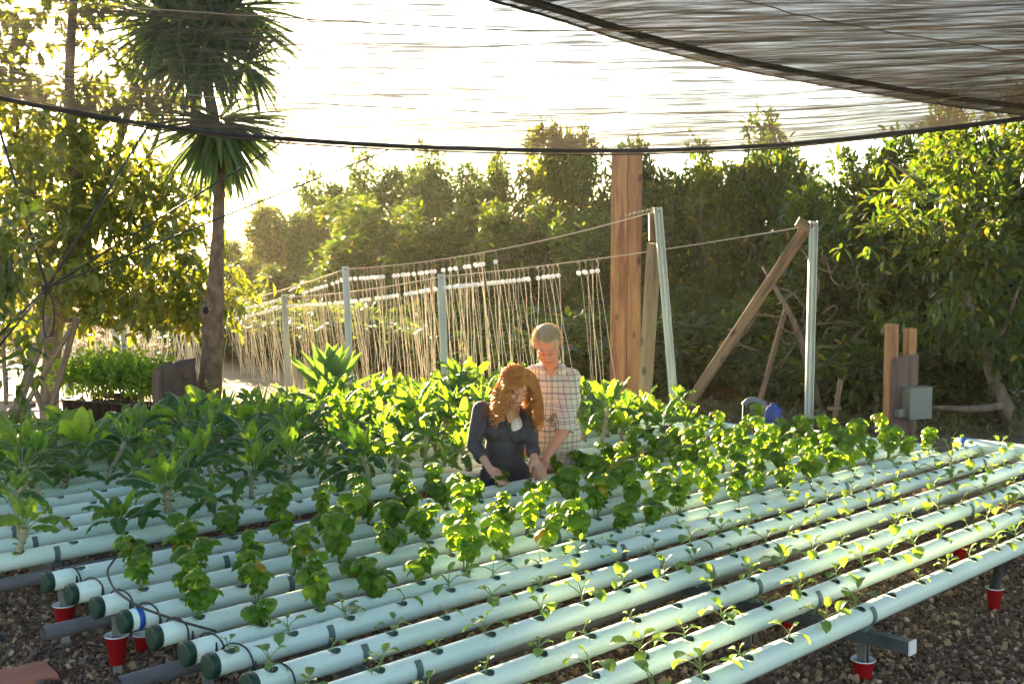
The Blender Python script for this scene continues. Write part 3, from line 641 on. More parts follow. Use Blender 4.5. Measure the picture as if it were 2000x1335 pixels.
# four avocado crowns, roughly 3 m across and 3.6 m high, reused
def lum(seed, k=9, rx=1.0, z0=1.0, z1=2.9):
    r = np.random.default_rng(seed); L_ = []
    for i in range(18):
        z = r.uniform(z0-.2, z1); w_ = rx*(1.05-.45*((z-z0)/(z1-z0))**2); a = r.uniform(0, 6.28); q = r.uniform(.35, 1)
        L_.append((math.cos(a)*w_*q, math.sin(a)*w_*q, z, r.uniform(.32, .6)*rx, r.uniform(.3, .55)*rx))
    for i in range(4): a = r.uniform(0, 6.28); L_.append((math.cos(a)*.55, math.sin(a)*.55, z1+r.uniform(.05, .6), .28*rx, .5*rx))
    L_.append((0, 0, z0+.1, .9*rx, .8)); L_.append((0, 0, z0+1., .8*rx, .8)); return L_
CR = [crown_mesh(400+i, lum(50+i), 1750, mt) for i, mt in enumerate([AVO, AVO, AVOY, AVO])]
LIMB = [limbs(420+i, .9, .07, n=7) for i in range(3)]
LIMBM = [l.mesh('trunk', BARK) for l in LIMB]
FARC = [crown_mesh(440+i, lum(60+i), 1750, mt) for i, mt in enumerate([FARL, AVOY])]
def tree(px, topy, Y, wpx, v, label, far=False, rot=None, z0=0., name='avocado_tree', grp='trees of the hedge'):
    k = F/Y; top = CAMZ + (491-topy)/k; sx = wpx/k/2.9; sz = (top-z0)/3.75
    t = thing(name, label, 'tree', (gx(px, Y), Y, z0), rng.uniform(0, 6.28) if rot is None else rot, grp); t.scale = (sx, sx, sz)
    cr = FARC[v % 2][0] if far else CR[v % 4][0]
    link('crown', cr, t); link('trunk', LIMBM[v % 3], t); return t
TR = [  # px, top y, Y, width px, variant, far, label
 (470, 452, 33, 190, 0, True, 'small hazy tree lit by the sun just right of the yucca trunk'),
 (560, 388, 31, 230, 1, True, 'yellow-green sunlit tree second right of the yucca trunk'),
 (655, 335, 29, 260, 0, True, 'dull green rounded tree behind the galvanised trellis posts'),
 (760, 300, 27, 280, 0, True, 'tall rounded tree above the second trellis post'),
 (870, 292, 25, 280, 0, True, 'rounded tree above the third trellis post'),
 (975, 318, 22, 230, 1, False, 'green tree behind the head of the blonde man, left side'),
 (1085, 215, 21, 250, 2, False, 'tall yellow-tipped tree reaching behind the cloth, left of the timber pole'),
 (1180, 290, 20, 240, 3, False, 'tree directly behind the timber pole'),
 (1300, 285, 18, 290, 1, False, 'dark tree right behind the pale leaning post'),
 (1420, 285, 17.5, 290, 2, False, 'tree above the long slanting brown brace'),
 (1520, 235, 17, 300, 0, False, 'broad tree rising behind the tall steel post'),
 (1640, 310, 15, 330, 3, False, 'dark tree between the steel post and the plywood board'),
 (1760, 255, 14.5, 360, 0, False, 'dark tree behind the grey electrical box'),
 (1900, 190, 14, 380, 1, False, 'large dark tree behind the pale crooked trunk'),
 (2040, 150, 13, 400, 0, False, 'sunlit tree cut off by the right edge of the picture'),
 (720, 390, 23, 330, 3, False, 'lower green bush tree behind the twines, left part'),
 (850, 395, 21, 300, 0, False, 'lower green bush tree behind the twines, middle part'),
 (1010, 400, 19, 300, 1, False, 'lower green bush tree behind the couple'),
 (1140, 420, 17.5, 250, 3, False, 'lower dark tree just left of the timber pole'),
 (570, 520, 25, 210, 1, False, 'low dark bush tree behind the shortest trellis post'),
]
for i, (px, ty, Y, wp, v, far, lab) in enumerate(TR): tree(px, ty, Y, wp, v, lab, far)
# a dark second row closes the gaps between the trunks
for i, (px, ty, Y, wp) in enumerate([(620, 560, 28, 300), (800, 500, 24, 330), (960, 480, 22, 330), (1120, 480, 20, 330), (1260, 420, 19, 330), (1390, 420, 18.5, 330), (1560, 400, 17, 360), (1700, 400, 17, 380), (1850, 360, 17, 400), (1990, 330, 16, 420)]):
    tree(px, ty, Y, wp, i+1, 'shadowed tree of the second hedge row, %s from its left end' % ORD[i+1], grp='trees of the second hedge row')

for i, (px, ty, Y, wp) in enumerate([(1290, 560, 16, 260), (1400, 590, 15.6, 260), (1500, 560, 15, 260), (1610, 580, 14.6, 280), (1720, 560, 14, 280), (1830, 590, 13.8, 280), (640, 590, 22, 300), (820, 580, 20, 300), (980, 590, 18, 300), (1120, 580, 17, 300)]):
    tree(px, ty, Y, wp, i, 'low dark shrub filling the foot of the hedge, %s counted from its start' % ORD[i+1], name='shrub', grp='shrubs at the foot of the hedge')
r0 = np.random.default_rng(91); LOWC = crown_mesh(460, [(r0.uniform(-1.1, 1.1), r0.uniform(-.7, .7), r0.uniform(.25, .95), r0.uniform(.35, .6), r0.uniform(.3, .5)) for _ in range(16)], 1100, AVO)[0]
for i, (px, Y, h_, w_) in enumerate([(470, 21, 1.3, 1.2), (560, 20.5, 1.4, 1.2), (650, 20, 1.5, 1.3), (750, 19, 1.5, 1.3), (850, 18.5, 1.6, 1.3), (950, 17.5, 1.6, 1.3), (1050, 16.5, 1.6, 1.2), (1150, 15.5, 1.6, 1.2), (1290, 15, 1.6, 1.1), (1395, 15.5, 1.2, .9), (1480, 16, 1.0, .8), (1660, 13.6, 1.3, .9), (1740, 13.8, 1.5, .9), (1830, 14.0, 1.5, .9)]):
    t = thing('bush', 'dense dark bush at ground level along the hedge, %s counted from its left' % ORD[i+1], 'bush', (gx(px, Y), Y, 0), r0.uniform(-.3, .3), 'bushes along the foot of the hedge'); t.scale = (w_, w_, h_/1.95)
    link('foliage', LOWC, t); link('stem', LIMBM[i % 3], t).scale = (.5, .5, .35)
# crooked pale trunk in front of the right-hand trees
m = MB(); tp = smooth_path([at(1995, 880, 12), at(1965, 790, 12.1), at(1925, 700, 12.2), at(1885, 590, 12.3), at(1868, 500, 12.3), at(1845, 420, 12.4), at(1828, 350, 12.5)], 30)
m.tube(tp, np.linspace(.085, .035, 30)*(1+.12*np.sin(np.arange(30)*1.9)), 10)
for a_, b_, c_, r_ in (((1965, 790), (1905, 800), (1815, 795), .05), ((1925, 700), (1960, 650), (1990, 560), .03), ((1868, 500), (1900, 440), (1950, 380), .025), ((1845, 420), (1800, 360), (1730, 310), .02), ((1980, 850), (2010, 790), (2030, 700), .07)):
    m.tube(smooth_path([at(*a_, 12.1), at(*b_, 12.0), at(*c_, 12.2)], 14), np.linspace(r_, r_*.5, 14), 8)
ct = thing('avocado_tree', 'tree with pale crooked trunk leaning left at the far right', 'tree', (0, 0, 0), 0, 'trees of the hedge'); m.build('trunk', BARK, ct)
r_ = np.random.default_rng(77); mm = MB(); cs = []
for (a_, b_, w_, h_, n_) in ((1840, 370, .45, .3, 60), (1900, 500, .4, .35, 70), (1960, 430, .5, .5, 80), (1830, 620, .35, .25, 40), (1920, 640, .35, .3, 45), (1930, 300, .6, .4, 90), (1760, 420, .4, .3, 50), (1990, 650, .3, .5, 50)):
    c0 = at(a_, b_, 12.1); cs.append(c0 + r_.normal(0, 1, (n_, 3))*np.array([w_*.6, .35, h_*.6]))
cs = np.concatenate(cs); rosettes(mm, cs, unit(cs-at(1890, 500, 12.6)), r_, 8, (.09, .17), .5); mm.build('crown', AVO, ct)
# bare dead twigs in front of the shade
m = MB(); r_ = np.random.default_rng(5)
for i in range(26):
    a_ = at(r_.uniform(1480, 1720), r_.uniform(480, 700), r_.uniform(12.2, 13)); p_ = [a_]
    d_ = unit(np.array([r_.normal(0, 1), r_.normal(0, .4), r_.normal(.1, .7)]))
    for q in range(6): d_ = unit(d_ + r_.normal(0, .45, 3)); p_.append(p_[-1]+d_*.11)
    m.tube(smooth_path(p_, 12), np.linspace(.009, .003, 12), 5)
m.tube(smooth_path([at(1600, 800, 12.8), at(1560, 640, 12.6), at(1530, 590, 12.5), at(1490, 520, 12.6)], 14), np.linspace(.05, .015, 14), 7)
tag(m.build('dead_branches', BARK), 'grey bare dead branches between the slanting brace and the steel post', 'branches')

# near tree on the left, its crown standing against the sun
lt = thing('avocado_tree', 'large backlit tree with leaning trunks filling the upper left', 'tree', (0, 0, 0)); YL = 14.2
m = MB()
m.tube(smooth_path([at(95, 800, 14.4), at(105, 640, 14.4), at(120, 540, 14.4), at(150, 430, 14.4), at(150, 300, 14.4), at(130, 180, 14.4), at(150, -80, 14.4)], 30), np.linspace(.12, .05, 30), 10)
for pts_, r0_ in (([(110, 600), (150, 510), (170, 420), (215, 330), (260, 200), (270, 60)], .06), ([(130, 520), (60, 420), (40, 300), (20, 120)], .04), ([(150, 470), (220, 380), (300, 300), (330, 180)], .035),
                  ([(-40, 600), (30, 612), (90, 622), (160, 625), (230, 640)], .045), ([(170, 430), (180, 560), (220, 600), (300, 590), (380, 600)], .03), ([(170, 250), (120, 235), (40, 215), (-40, 230)], .03), ([(150, 300), (210, 230), (240, 215), (300, 190)], .03)):
    m.tube(smooth_path([at(a, b, YL+.3) for a, b in pts_], 24), 1.5*np.linspace(r0_, r0_*.4, 24), 8)
m.build('trunk', BARK, lt)
r_ = np.random.default_rng(12); mm = MB(); cs = []
CLL = [(60, 470, .40, .30, 80), (150, 400, .4, .3, 95), (240, 420, .35, .3, 90), (330, 430, .28, .25, 55), (300, 350, .25, .2, 40), (60, 330, .4, .25, 85), (160, 300, .35, .2, 55), (80, 560, .4, .2, 60), (200, 560, .4, .25, 80), (300, 560, .35, .22, 75), (380, 540, .22, .22, 45), (370, 610, .25, .12, 30), (250, 610, .25, .1, 25),
       (20, 640, .25, .15, 30), (120, 250, .5, .12, 35), (-20, 420, .3, .5, 60), (20, 230, .3, .2, 35), (460, 580, .12, .08, 8), (420, 600, .14, .14, 14),
       (30, 40, .28, .3, 45), (180, 20, .3, .14, 22), (270, 130, .22, .3, 38), (200, 190, .35, .12, 30), (60, 170, .3, .1, 24), (130, -30, .5, .1, 30), (330, 60, .2, .3, 30), (320, 200, .2, .15, 20), (-20, 120, .2, .3, 24)]
for a_, b_, w_, h_, n_ in CLL:
    c0 = at(a_, b_, YL); n_ = int(n_*1.4); cs.append(c0 + r_.normal(0, 1, (n_, 3))*np.array([w_*.95, .6, h_*.95]))
cs = np.concatenate(cs); rosettes(mm, cs, unit(r_.normal(size=cs.shape)), r_, 7, (.11, .22), .45); mm.build('crown', AVOY, lt)
lt2 = thing('avocado_tree', 'dark green leafy branch end at the left edge, nearest the camera', 'tree', (0, 0, 0)); mm = MB(); cs = []
for a_, b_, w_, h_, n_ in ((-10, 450, .14, .2, 26), (5, 530, .12, .18, 26), (-5, 600, .12, .12, 16), (20, 700, .12, .2, 12)):
    cs.append(at(a_, b_, 6.8) + r_.normal(0, 1, (n_, 3))*np.array([w_*.6, .2, h_*.6]))
cs = np.concatenate(cs); rosettes(mm, cs, unit(r_.normal(size=cs.shape)), r_, 8, (.07, .12), .5); mm.build('crown', AVO, lt2)
MB().tube(smooth_path([at(-160, 900, 6.9), at(-150, 600, 6.9), at(-80, 520, 6.9), at(0, 500, 6.8)], 14), np.linspace(.06, .02, 14), 8).build('trunk', BARK, lt2)

# ------------------------------------------------------------------ yucca
yt = thing('yucca_tree', 'tall yucca with thick trunk and two spiky heads beside the stump', 'yucca', (gx(410, 13), 13, 0))
base = np.array([gx(410, 13), 13, 0]); m = MB(); Yy = 13
tp = smooth_path([at(400, 815, Yy), at(408, 770, Yy), at(414, 690, Yy), at(418, 600, Yy), at(424, 500, Yy), at(428, 400, Yy), at(428, 320, Yy), at(420, 240, Yy), at(400, 150, Yy)], 60) - base
rad = np.interp(np.linspace(0, 1, 60), [0, .12, .25, .38, .45, .55, 1], [.17, .145, .125, .115, .085, .07, .06])*(1+.03*rng.normal(size=60)); m.tube(tp, rad, 14)
m.ell(at(405, 612, Yy-.06)-base, (.08, .08, .13)); m.build('trunk', YBARK, yt)
m = MB(); m.ell(at(402, 606, Yy-.13)-base, (.035, .02, .045)); m.build('knot_hole', mat('dark_hollow', (.012, .008, .006), .9), yt)
def yhead(cpx, cpy, n, L0, seed, down=False, squash=1., name='leaf_head'):
    r = np.random.default_rng(seed); mb = MB(); c = at(cpx, cpy, Yy)-base
    for i in range(n):
        az = r.uniform(0, 6.28); el = R(r.uniform(-68, 12)) if down else R(r.uniform(-65, 85))
        L_ = L0*r.uniform(.75, 1.1); b = c + np.array([math.cos(az)*math.cos(el), math.sin(az)*math.cos(el), math.sin(el)*squash])*.1
        arch_leaf(mb, b, az, el, el-R(r.uniform(2, 22)), L_, .062, 5, 3, 'sword', cup=.5, rg=r)
    mb.build(name, YUC, yt)
yhead(426, 236, 210, 1.0, 31, True)
yhead(400, 90, 230, .95, 32)
yhead(330, 40, 200, .95, 33)
yhead(445, 15, 220, 1.0, 34)
yhead(385, -70, 200, 1.0, 35)
yhead(480, 125, 60, .62, 36)

# ------------------------------------------------------------------ stump and agave
sb = np.array([gx(338, 11.6), 11.6, 0]); st = thing('tree_stump', 'dark brown sawn tree stump beside the yucca trunk', 'stump', sb)
r_ = np.random.default_rng(9); m = MB(); n_ = 40; V = []; a = np.arange(n_)*2*math.pi/n_; zt_ = CAMZ-(712-491)*11.6/F
prof = np.linspace(0, 1, 12)
for q in prof:
    rr = .235*(1-.12*q)*(1+.04*np.sin(a*3+1)+.05*np.sin(a*7+q*2)+.02*r_.normal(size=n_)); z = q*(zt_ + .0)
    V.append(np.stack([rr*np.cos(a), rr*np.sin(a), z + q*(.045*np.cos(a-.4)) + .012*q*r_.normal(size=n_)], 1))
V = np.concatenate(V); top = V[-n_:]; c_ = top.mean(0)
V = np.concatenate([V, top*.55+c_*.45+[0, 0, .015], [c_]])
m.add(V, [[i*n_+j, i*n_+(j+1) % n_, (i+1)*n_+(j+1) % n_, (i+1)*n_+j] for i in range(12) for j in range(n_)], [[12*n_+j, 12*n_+(j+1) % n_, 13*n_] for j in range(n_)])
m.build('bole', STUMPM, st)
m = MB(); m.ell((.17, -.17, zt_*.86), (.03, .03, .03)); m.build('knot', STUMPM, st)
def agave(px, py, Y, n, L0, W, label, seed, name='agave'):
    r = np.random.default_rng(seed); b = at(px, py, Y); t = thing(name, label, 'agave', (b[0], b[1], 0)); mb = MB(); c = np.array([0, 0, b[2]])
    for i in range(n):
        f = i/(n-1); az = i*2.399; el = R(88-62*f+r.normal(0, 4)); L_ = L0*(.72+.28*f)*r.uniform(.9, 1.08)
        arch_leaf(mb, c+np.array([math.cos(az), math.sin(az), 0])*.05*f - [0, 0, .12*f], az, el, el-R(8-16*f), L_, W, 12, 7, 'agave', cup=.55, rg=r)
    mb.build('leaves', AGA, t); MB().tube([[0, 0, -.05], [0, 0, b[2]]], [.1, .08], 12).build('stem', BARK, t); return t
agave(645, 755, 11.2, 24, .60, .19, 'big green agave with broad pointed leaves behind the kale', 41)
for i, (px, Y) in enumerate(((440, 11.5), (510, 11.3), (815, 11.6))): agave(px, 800, Y, 12, .36, .04, 'small spiky agave pup, %s from the yucca trunk' % ORD[i+1], 50+i, 'agave_pup')
# low greenery behind the kale table, on the ground
def groundcover(name, label, pts, L_, mt, seed, cat):
    r = np.random.default_rng(seed); mb = MB(); cs = []
    for x, y, z, sx, sy, sz, n in pts: cs.append(np.array([x, y, z])+r.normal(0, 1, (n, 3))*[sx, sy, sz])
    cs = np.concatenate(cs); cs[:, 2] = np.maximum(cs[:, 2], .02)
    rosettes(mb, cs, np.tile([0, 0, 1.], (len(cs), 1)), r, 7, L_, -.1); return tag(mb.build(name, mt), label, cat, kind='stuff')
groundcover('weeds', 'low weeds and leaves on the ground beneath the trellis twines', [(gx(px, 12.2), 12.2+rng.normal(0, .4), .12, .35, .3, .08, 55) for px in range(430, 1150, 60)], (.06, .12), KALEY, 61, 'weeds')
groundcover('moss', 'yellow green moss on the ground between the tables', [(*P(-5.6, t)[:2], .03, .12, .12, .015, 60) for t in (4.6, 4.9, 5.1)], (.02, .04), KALEY, 62, 'moss')
groundcover('fallen_leaves', 'weeds and fallen leaves on the shaded ground beneath the hedge trees', [(x, 12.6+.25*abs(x-4)+rng.normal(0, .5), .05, .45, .7, .04, 60) for x in np.linspace(1.8, 7.5, 20)], (.05, .11), leafmat('fallen_leaf', (.09, .06, .03), (.06, .09, .02), (.2, .16, .04), (.25, .3, .03), trans=.3), 64, 'weeds')
# row of potted plants
CLAY = noise_col('brown_pot_plastic', (.055, .03, .018), (.085, .05, .03), 10, .6)
POTP = MB(); POTP.lathe([(.001, 0), (.10, 0), (.125, .27), (.135, .272), (.135, .29), (.118, .29), (.115, .26), (.001, .26)], 20); POTM = POTP.mesh('pot', CLAY)
def pot_plant(seed):
    r = np.random.default_rng(seed); c = np.array([0, 0, .56])+r.normal(0, 1, (75, 3))*[.12, .12, .085]; mb = MB(); rosettes(mb, c, unit(c-[0, 0, .35]), r, 6, (.05, .1), .1)
    st_ = MB(); st_.tube([[0, 0, .2], [.01, 0, .4], [0, .01, .55]], [.009, .007, .004], 6); return mb.mesh('foliage', KALEY), st_.mesh('stem', BARK)
PP = [pot_plant(70+i) for i in range(3)]
for i in range(15):
    f = i % 11; row = i//11; px = 140+f*19+row*60; Y = 12.6 - f*.06 + row*.7; v = i % 3
    o = thing('potted_plant', 'brown pot of leafy green plant, %s in the %s row left of the stump' % (ORD[f+1], ('front', 'rear')[row]), 'potted plant', (gx(px, Y), Y, 0), rng.uniform(0, 6), 'potted plants in rows left of the stump')
    link('pot', POTM, o); link('foliage', PP[v][0], o); link('stem', PP[v][1], o)

# ------------------------------------------------------------------ shade structure: timber pole, trellis posts, braces
def part(mb, name, mt, par, smooth=False): return mb.build(name, mt, par, smooth)
pb = np.array([gx(1225, 12.0), 12.0, 0]); t = thing('timber_pole', 'thick orange timber pole of two beams holding up the shade cloth', 'pole', pb, R(-8))
mb_ = MB(); mb_.box((-.175, -.09, -.1), (-.006, .09, 2.98)); part(mb_, 'beam', NEWWOOD, t)
mb_ = MB(); mb_.box((.0, -.075, -.1), (.14, .10, 2.96)); part(mb_, 'beam', NEWWOOD, t)
def channel(px, topy, Y, botpx, botz, label, w_=.078, tilt=None, name='trellis_post', m_=PSTEEL):
    a = at(px, topy, Y); b = np.array([gx(botpx, Y), Y, botz]); o = thing(name, label, 'post', b, 0, 'steel trellis posts')
    a = a-b; mb = MB(); d_ = a/np.linalg.norm(a)
    for off, ww, hh in (((0, 0, 0), w_, .008), ((-w_/2+.004, -.025, 0), .008, .042), ((w_/2-.004, -.025, 0), .008, .042)):
        o_ = np.array(off); mb.beam(o_-[0, 0, .1], a+o_, ww, hh, up=(0, 1, 0), bevel=.001)
    mb.beam(np.array([0, -.012, 0])-[0, 0, .1], a+np.array([0, -.012, -.0]), w_*.25, .014, up=(0, 1, 0), bevel=.001)
    mb.build('channel', m_, o, False)
    bo = MB(); q = a + np.array([.005, -.05, -.04]); bo.tube([q, q+[0, -.02, 0]], .014, 6); bo.build('bolt', GALV, o, False); return o
channel(1588, 432, 11.0, 1581, 0, 'tall upright galvanised trellis post with slanting brace')
channel(1284, 405, 10.9, 1328, 0, 'leaning pale galvanised trellis post beside the timber pole')
channel(862, 535, 12.6, 872, 0, 'grey steel trellis post right of the agave')
channel(675, 520, 14.0, 686, 0, 'grey steel trellis post directly behind the agave')
channel(556, 575, 15.6, 563, 0, 'short grey steel trellis post left of the agave')
channel(365, 640, 18, 370, 0, 'distant pale steel post seen left of the yucca trunk')
channel(242, 640, 17, 246, 0, 'distant upright steel post right of a leaning one, far left')
channel(226, 640, 17.2, 236, 0, 'distant leaning steel post left of an upright one, far left')
channel(131, 630, 17.5, 134, 0, 'distant grey post behind the leaning wooden props')
def prop(name, a, b, w_, h_, mt, label, cat='brace', up=(0, 1, 0)):
    a = np.asarray(a); b = np.asarray(b); c = (a+b)/2; c = np.array([c[0], c[1], c[2]]); d_ = unit(b-a)
    mb = MB(); mb.beam([0, 0, -np.linalg.norm(b-a)/2], [0, 0, np.linalg.norm(b-a)/2], w_, h_, up=(0, 1, 0)); o = mb.build(name, mt, None, False)
    o.location = c; q = Vector(d_).to_track_quat('Z', 'Y'); o.rotation_euler = q.to_euler(); return tag(o, label, cat)
prop('wooden_brace', at(1345, 790, 11.6), at(1572, 448, 11.1), .13, .09, GREYWOOD, 'long brown wooden brace slanting up to the tall steel post')
prop('wooden_brace', at(1258, 790, 11.2), at(1278, 475, 11.05), .12, .09, TANWOOD, 'weathered tan wooden brace between timber pole and leaning steel post')
prop('wooden_block', at(1277, 470, 10.97), at(1276, 415, 10.97), .07, .09, GREYWOOD, 'short wooden block at the top of the leaning steel post', 'block')
prop('wooden_block', at(1557, 432, 10.98), at(1584, 447, 10.98), .035, .09, GREYWOOD, 'short wooden block wedged at the top of the tall steel post', 'block')
prop('pruned_pole', at(1465, 850, 12.4), at(1535, 600, 12.6), .045, .045, GREYWOOD, 'thin grey pole leaning in front of the dark trees', 'pole')
prop('stake', at(1625, 850, 12), at(1642, 740, 12), .05, .04, TANWOOD, 'short pale stake with a small sign block near the basil', 'stake')
prop('sign_block', at(1618, 797, 11.95), at(1642, 797, 11.95), .055, .03, TANWOOD, 'small wooden block nailed across the pale stake', 'block')
# leaning props on the left
prop('wooden_prop', at(22, 830, 8.8), at(95, 620, 9.2), .065, .05, GREYWOOD, 'thick leaning wooden prop at the far left under the tree', 'prop')
prop('wooden_prop', at(100, 800, 9.6), at(150, 620, 9.6), .05, .04, GREYWOOD, 'dark leaning wooden prop right of the thick one', 'prop')
prop('wooden_prop', at(35, 815, 9.7), at(140, 640, 9.7), .05, .03, TANWOOD, 'pale thin board leaning between the dark props', 'prop')
prop('wooden_prop', at(88, 810, 10.2), at(28, 660, 10.2), .05, .04, GREYWOOD, 'thin dark prop leaning the other way at the left', 'prop')
prop('wooden_prop', at(12, 790, 10.6), at(5, 640, 10.6), .03, .03, GREYWOOD, 'thin upright dark stake at the left edge', 'prop')
# work bench edge far left
t = thing('garden_bench', 'low dark wooden bench behind the kale at the left edge', 'bench', at(0, 830, 10.6)*[1, 1, 0]); mb_ = MB(); mb_.box((-1, -.3, .42), (.22, .3, .47)); part(mb_, 'bench_top', GREYWOOD, t)
for sx in (-.9, .15):
    for sy in (-.25, .25): mb_ = MB(); mb_.box((sx-.03, sy-.03, 0), (sx+.03, sy+.03, .418)); part(mb_, 'leg', GREYWOOD, t)
t = thing('garden_table', 'small wire-legged table standing on the pale road', 'table', (gx(60, 15), 15, 0)); mb_ = MB(); mb_.box((-.28, -.2, .38), (.1, .2, .4)); part(mb_, 'table_top', TANWOOD, t)
for sx in (-.25, .07):
    for sy in (-.17, .17): part(MB().tube([(sx, sy, 0), (sx, sy, .379)], .008, 6), 'leg', BLACK, t)
t = tag(MB().lathe([(.001, 0), (.13, 0), (.16, .2), (.17, .22), (.15, .22), (.12, .02), (.001, .02)], 20).build('planter', mat('teal_plastic', (.02, .3, .24), .4)), 'small teal pot on the ground beyond the kale', 'pot'); t.location = (gx(112, 12.5), 12.5, 0); t.scale = (.5, .5, .8)

# ------------------------------------------------------------------ wires and hanging twines
P5 = at(1583, 440, 10.98); P4 = at(1282, 412, 10.88); P3 = at(862, 540, 12.6); P2 = at(675, 525, 14.0); P1 = at(556, 580, 15.6)
def wire(a, b, sag, label, r=.0045, name='wire', m_=TWINE, n=24, cat='wire'):
    a = np.asarray(a); b = np.asarray(b); s_ = np.linspace(0, 1, n); p = a+(b-a)*s_[:, None]; p[:, 2] -= sag*4*s_*(1-s_); mb = MB(); mb.tube(p, r, 6); tag(mb.build(name, m_), label, cat); return p
A1 = wire(P4, P2, .10, 'taut wire from the leaning post to the post behind the agave', .0055)
A2 = wire(P2, at(400, 602, 19), .05, 'taut wire running left from the post behind the agave', .006)
B1 = wire(P5, P3, .04, 'taut wire from the tall steel post to the post right of the agave', .0055)
B2 = wire(P3, P1, .04, 'taut wire between the two lower trellis posts', .006)
B3 = wire(P1, at(400, 618, 19.5), .03, 'taut wire running left from the shortest trellis post', .006)
m = MB()
for i in range(14): q = at(1224+i*4.3, 421-i*1.05, 11.0-.01*i); m.ell(q+[0, 0, .006*(-1)**i], (.016, .008, .009), n=8, m=6)
tag(m.build('wire_twist', WIRE), 'twisted wire tie where the wire passes the timber pole', 'wire tie')
DM = MB(); DM.lathe([(.001, -.012), (.021, -.010), (.025, -.008), (.025, -.004), (.015, -.003), (.015, .003), (.025, .004), (.025, .008), (.021, .010), (.001, .012)], 18, M=Matrix.Rotation(R(90), 4, 'X')); DISCM = DM.mesh('spool', DISC)
HM = MB(); HM.tube(smooth_path([[0, 0, .0], [.012, 0, .05], [.008, 0, .11], [0, 0, .125], [-.008, 0, .115], [-.008, 0, .09]], 14), .0028, 5); HOOKM = HM.mesh('hook', WIRE)
def twine_var(seed):
    r = np.random.default_rng(seed); n = 16; s_ = np.linspace(0, 1, n); w1 = np.cumsum(r.normal(0, .0035, (n, 2)), 0)
    d0 = r.normal(.13, .15); p = np.stack([w1[:, 0]+d0*s_, w1[:, 1]-.12*s_, -s_], 1); mb = MB(); mb.tube(p, .003, 4)
    p2 = np.stack([w1[::-1, 1]+(d0*.6+r.normal(0, .06))*s_, w1[:, 0]+.02*s_, -s_*.97], 1)
    if seed % 2: mb.tube(p2, .0026, 4)
    mb.n += 0; return mb.mesh('twine', TWINE)
TW = [twine_var(500+i) for i in range(9)]
cnt = [0]
def strings(path, spec, rowname, zbot=.03):
    """spec: list of (x pixel, y ignored)"""
    px = 1000+path[:, 0]/path[:, 1]*F
    for i, x in enumerate(sorted(spec, reverse=True)):
        f = np.interp(x, px[::-1], np.arange(len(path))[::-1]) if px[0] > px[-1] else np.interp(x, px, np.arange(len(path)))
        k = int(min(max(f, 0), len(path)-2)); p = path[k]+(path[k+1]-path[k])*(f-k)
        o = thing('hanging_twine', 'white spool with pale twine, %s along %s from its right end' % (ORD[i+1] if i < 41 else 'number %d' % (i+1), rowname), 'twine', p-[0, 0, .125], rng.normal(0, .3), 'twines hanging from the trellis wires')
        link('spool', DISCM, o); link('hook', HOOKM, o)
        q = link('twine', TW[int(rng.integers(0, 9))], o); ln = p[2]-.125-zbot; q.scale = (1, 1, ln); q.location = (.012, -.012, -.0); q.rotation_euler = (0, 0, rng.choice([0, .2, .4, -.2, -.4]))
def grp(a, b, n): return list(np.linspace(a, b, n)+rng.normal(0, 1.2, n))
strings(A1, grp(945, 968, 2)+grp(908, 938, 4)+grp(866, 890, 3)+grp(809, 850, 6)+grp(770, 798, 5)+grp(738, 750, 3)+grp(704, 730, 5)+grp(684, 694, 2), 'the upper wire')
strings(A2, grp(650, 668, 4)+grp(618, 637, 4)+grp(590, 612, 5)+grp(552, 573, 4)+grp(508, 546, 9)+grp(470, 495, 7)+grp(445, 465, 5), 'the upper left wire')
strings(B1, grp(1129, 1168, 4)+grp(1052, 1090, 5)+grp(1003, 1034, 4)+grp(955, 996, 7)+grp(925, 942, 3)+grp(896, 916, 4)+grp(868, 886, 3), 'the lower right wire')
strings(B2, grp(851, 852, 1)+grp(820, 838, 4)+grp(793, 813, 4)+grp(735, 775, 7)+grp(707, 720, 3)+grp(683, 694, 3)+grp(648, 668, 4)+grp(602, 636, 7)+grp(560, 597, 8), 'the lower middle wire')
strings(B3, grp(516, 545, 6)+grp(480, 512, 8)+grp(440, 474, 9), 'the lower left wire')
# far twines on the left, too many to tell apart
r_ = np.random.default_rng(88); m = MB()
for i in range(190):
    px = r_.uniform(90, 405); Y = r_.uniform(17, 20); a = at(px, 640-(px-250)*.02, Y); b = np.array([a[0]+r_.normal(0, .12), Y+r_.normal(0, .1), .0]); m.tube([a, (a+b)/2+r_.normal(0, .015, 3), b], .0045, 4)
tag(m.build('far_twines', TWINE), 'mass of pale twines hanging far off left of the yucca', 'twines', kind='stuff')
wire(at(60, 632, 18), at(410, 640, 18), .02, 'distant wire holding the far twines left of the yucca', .006)

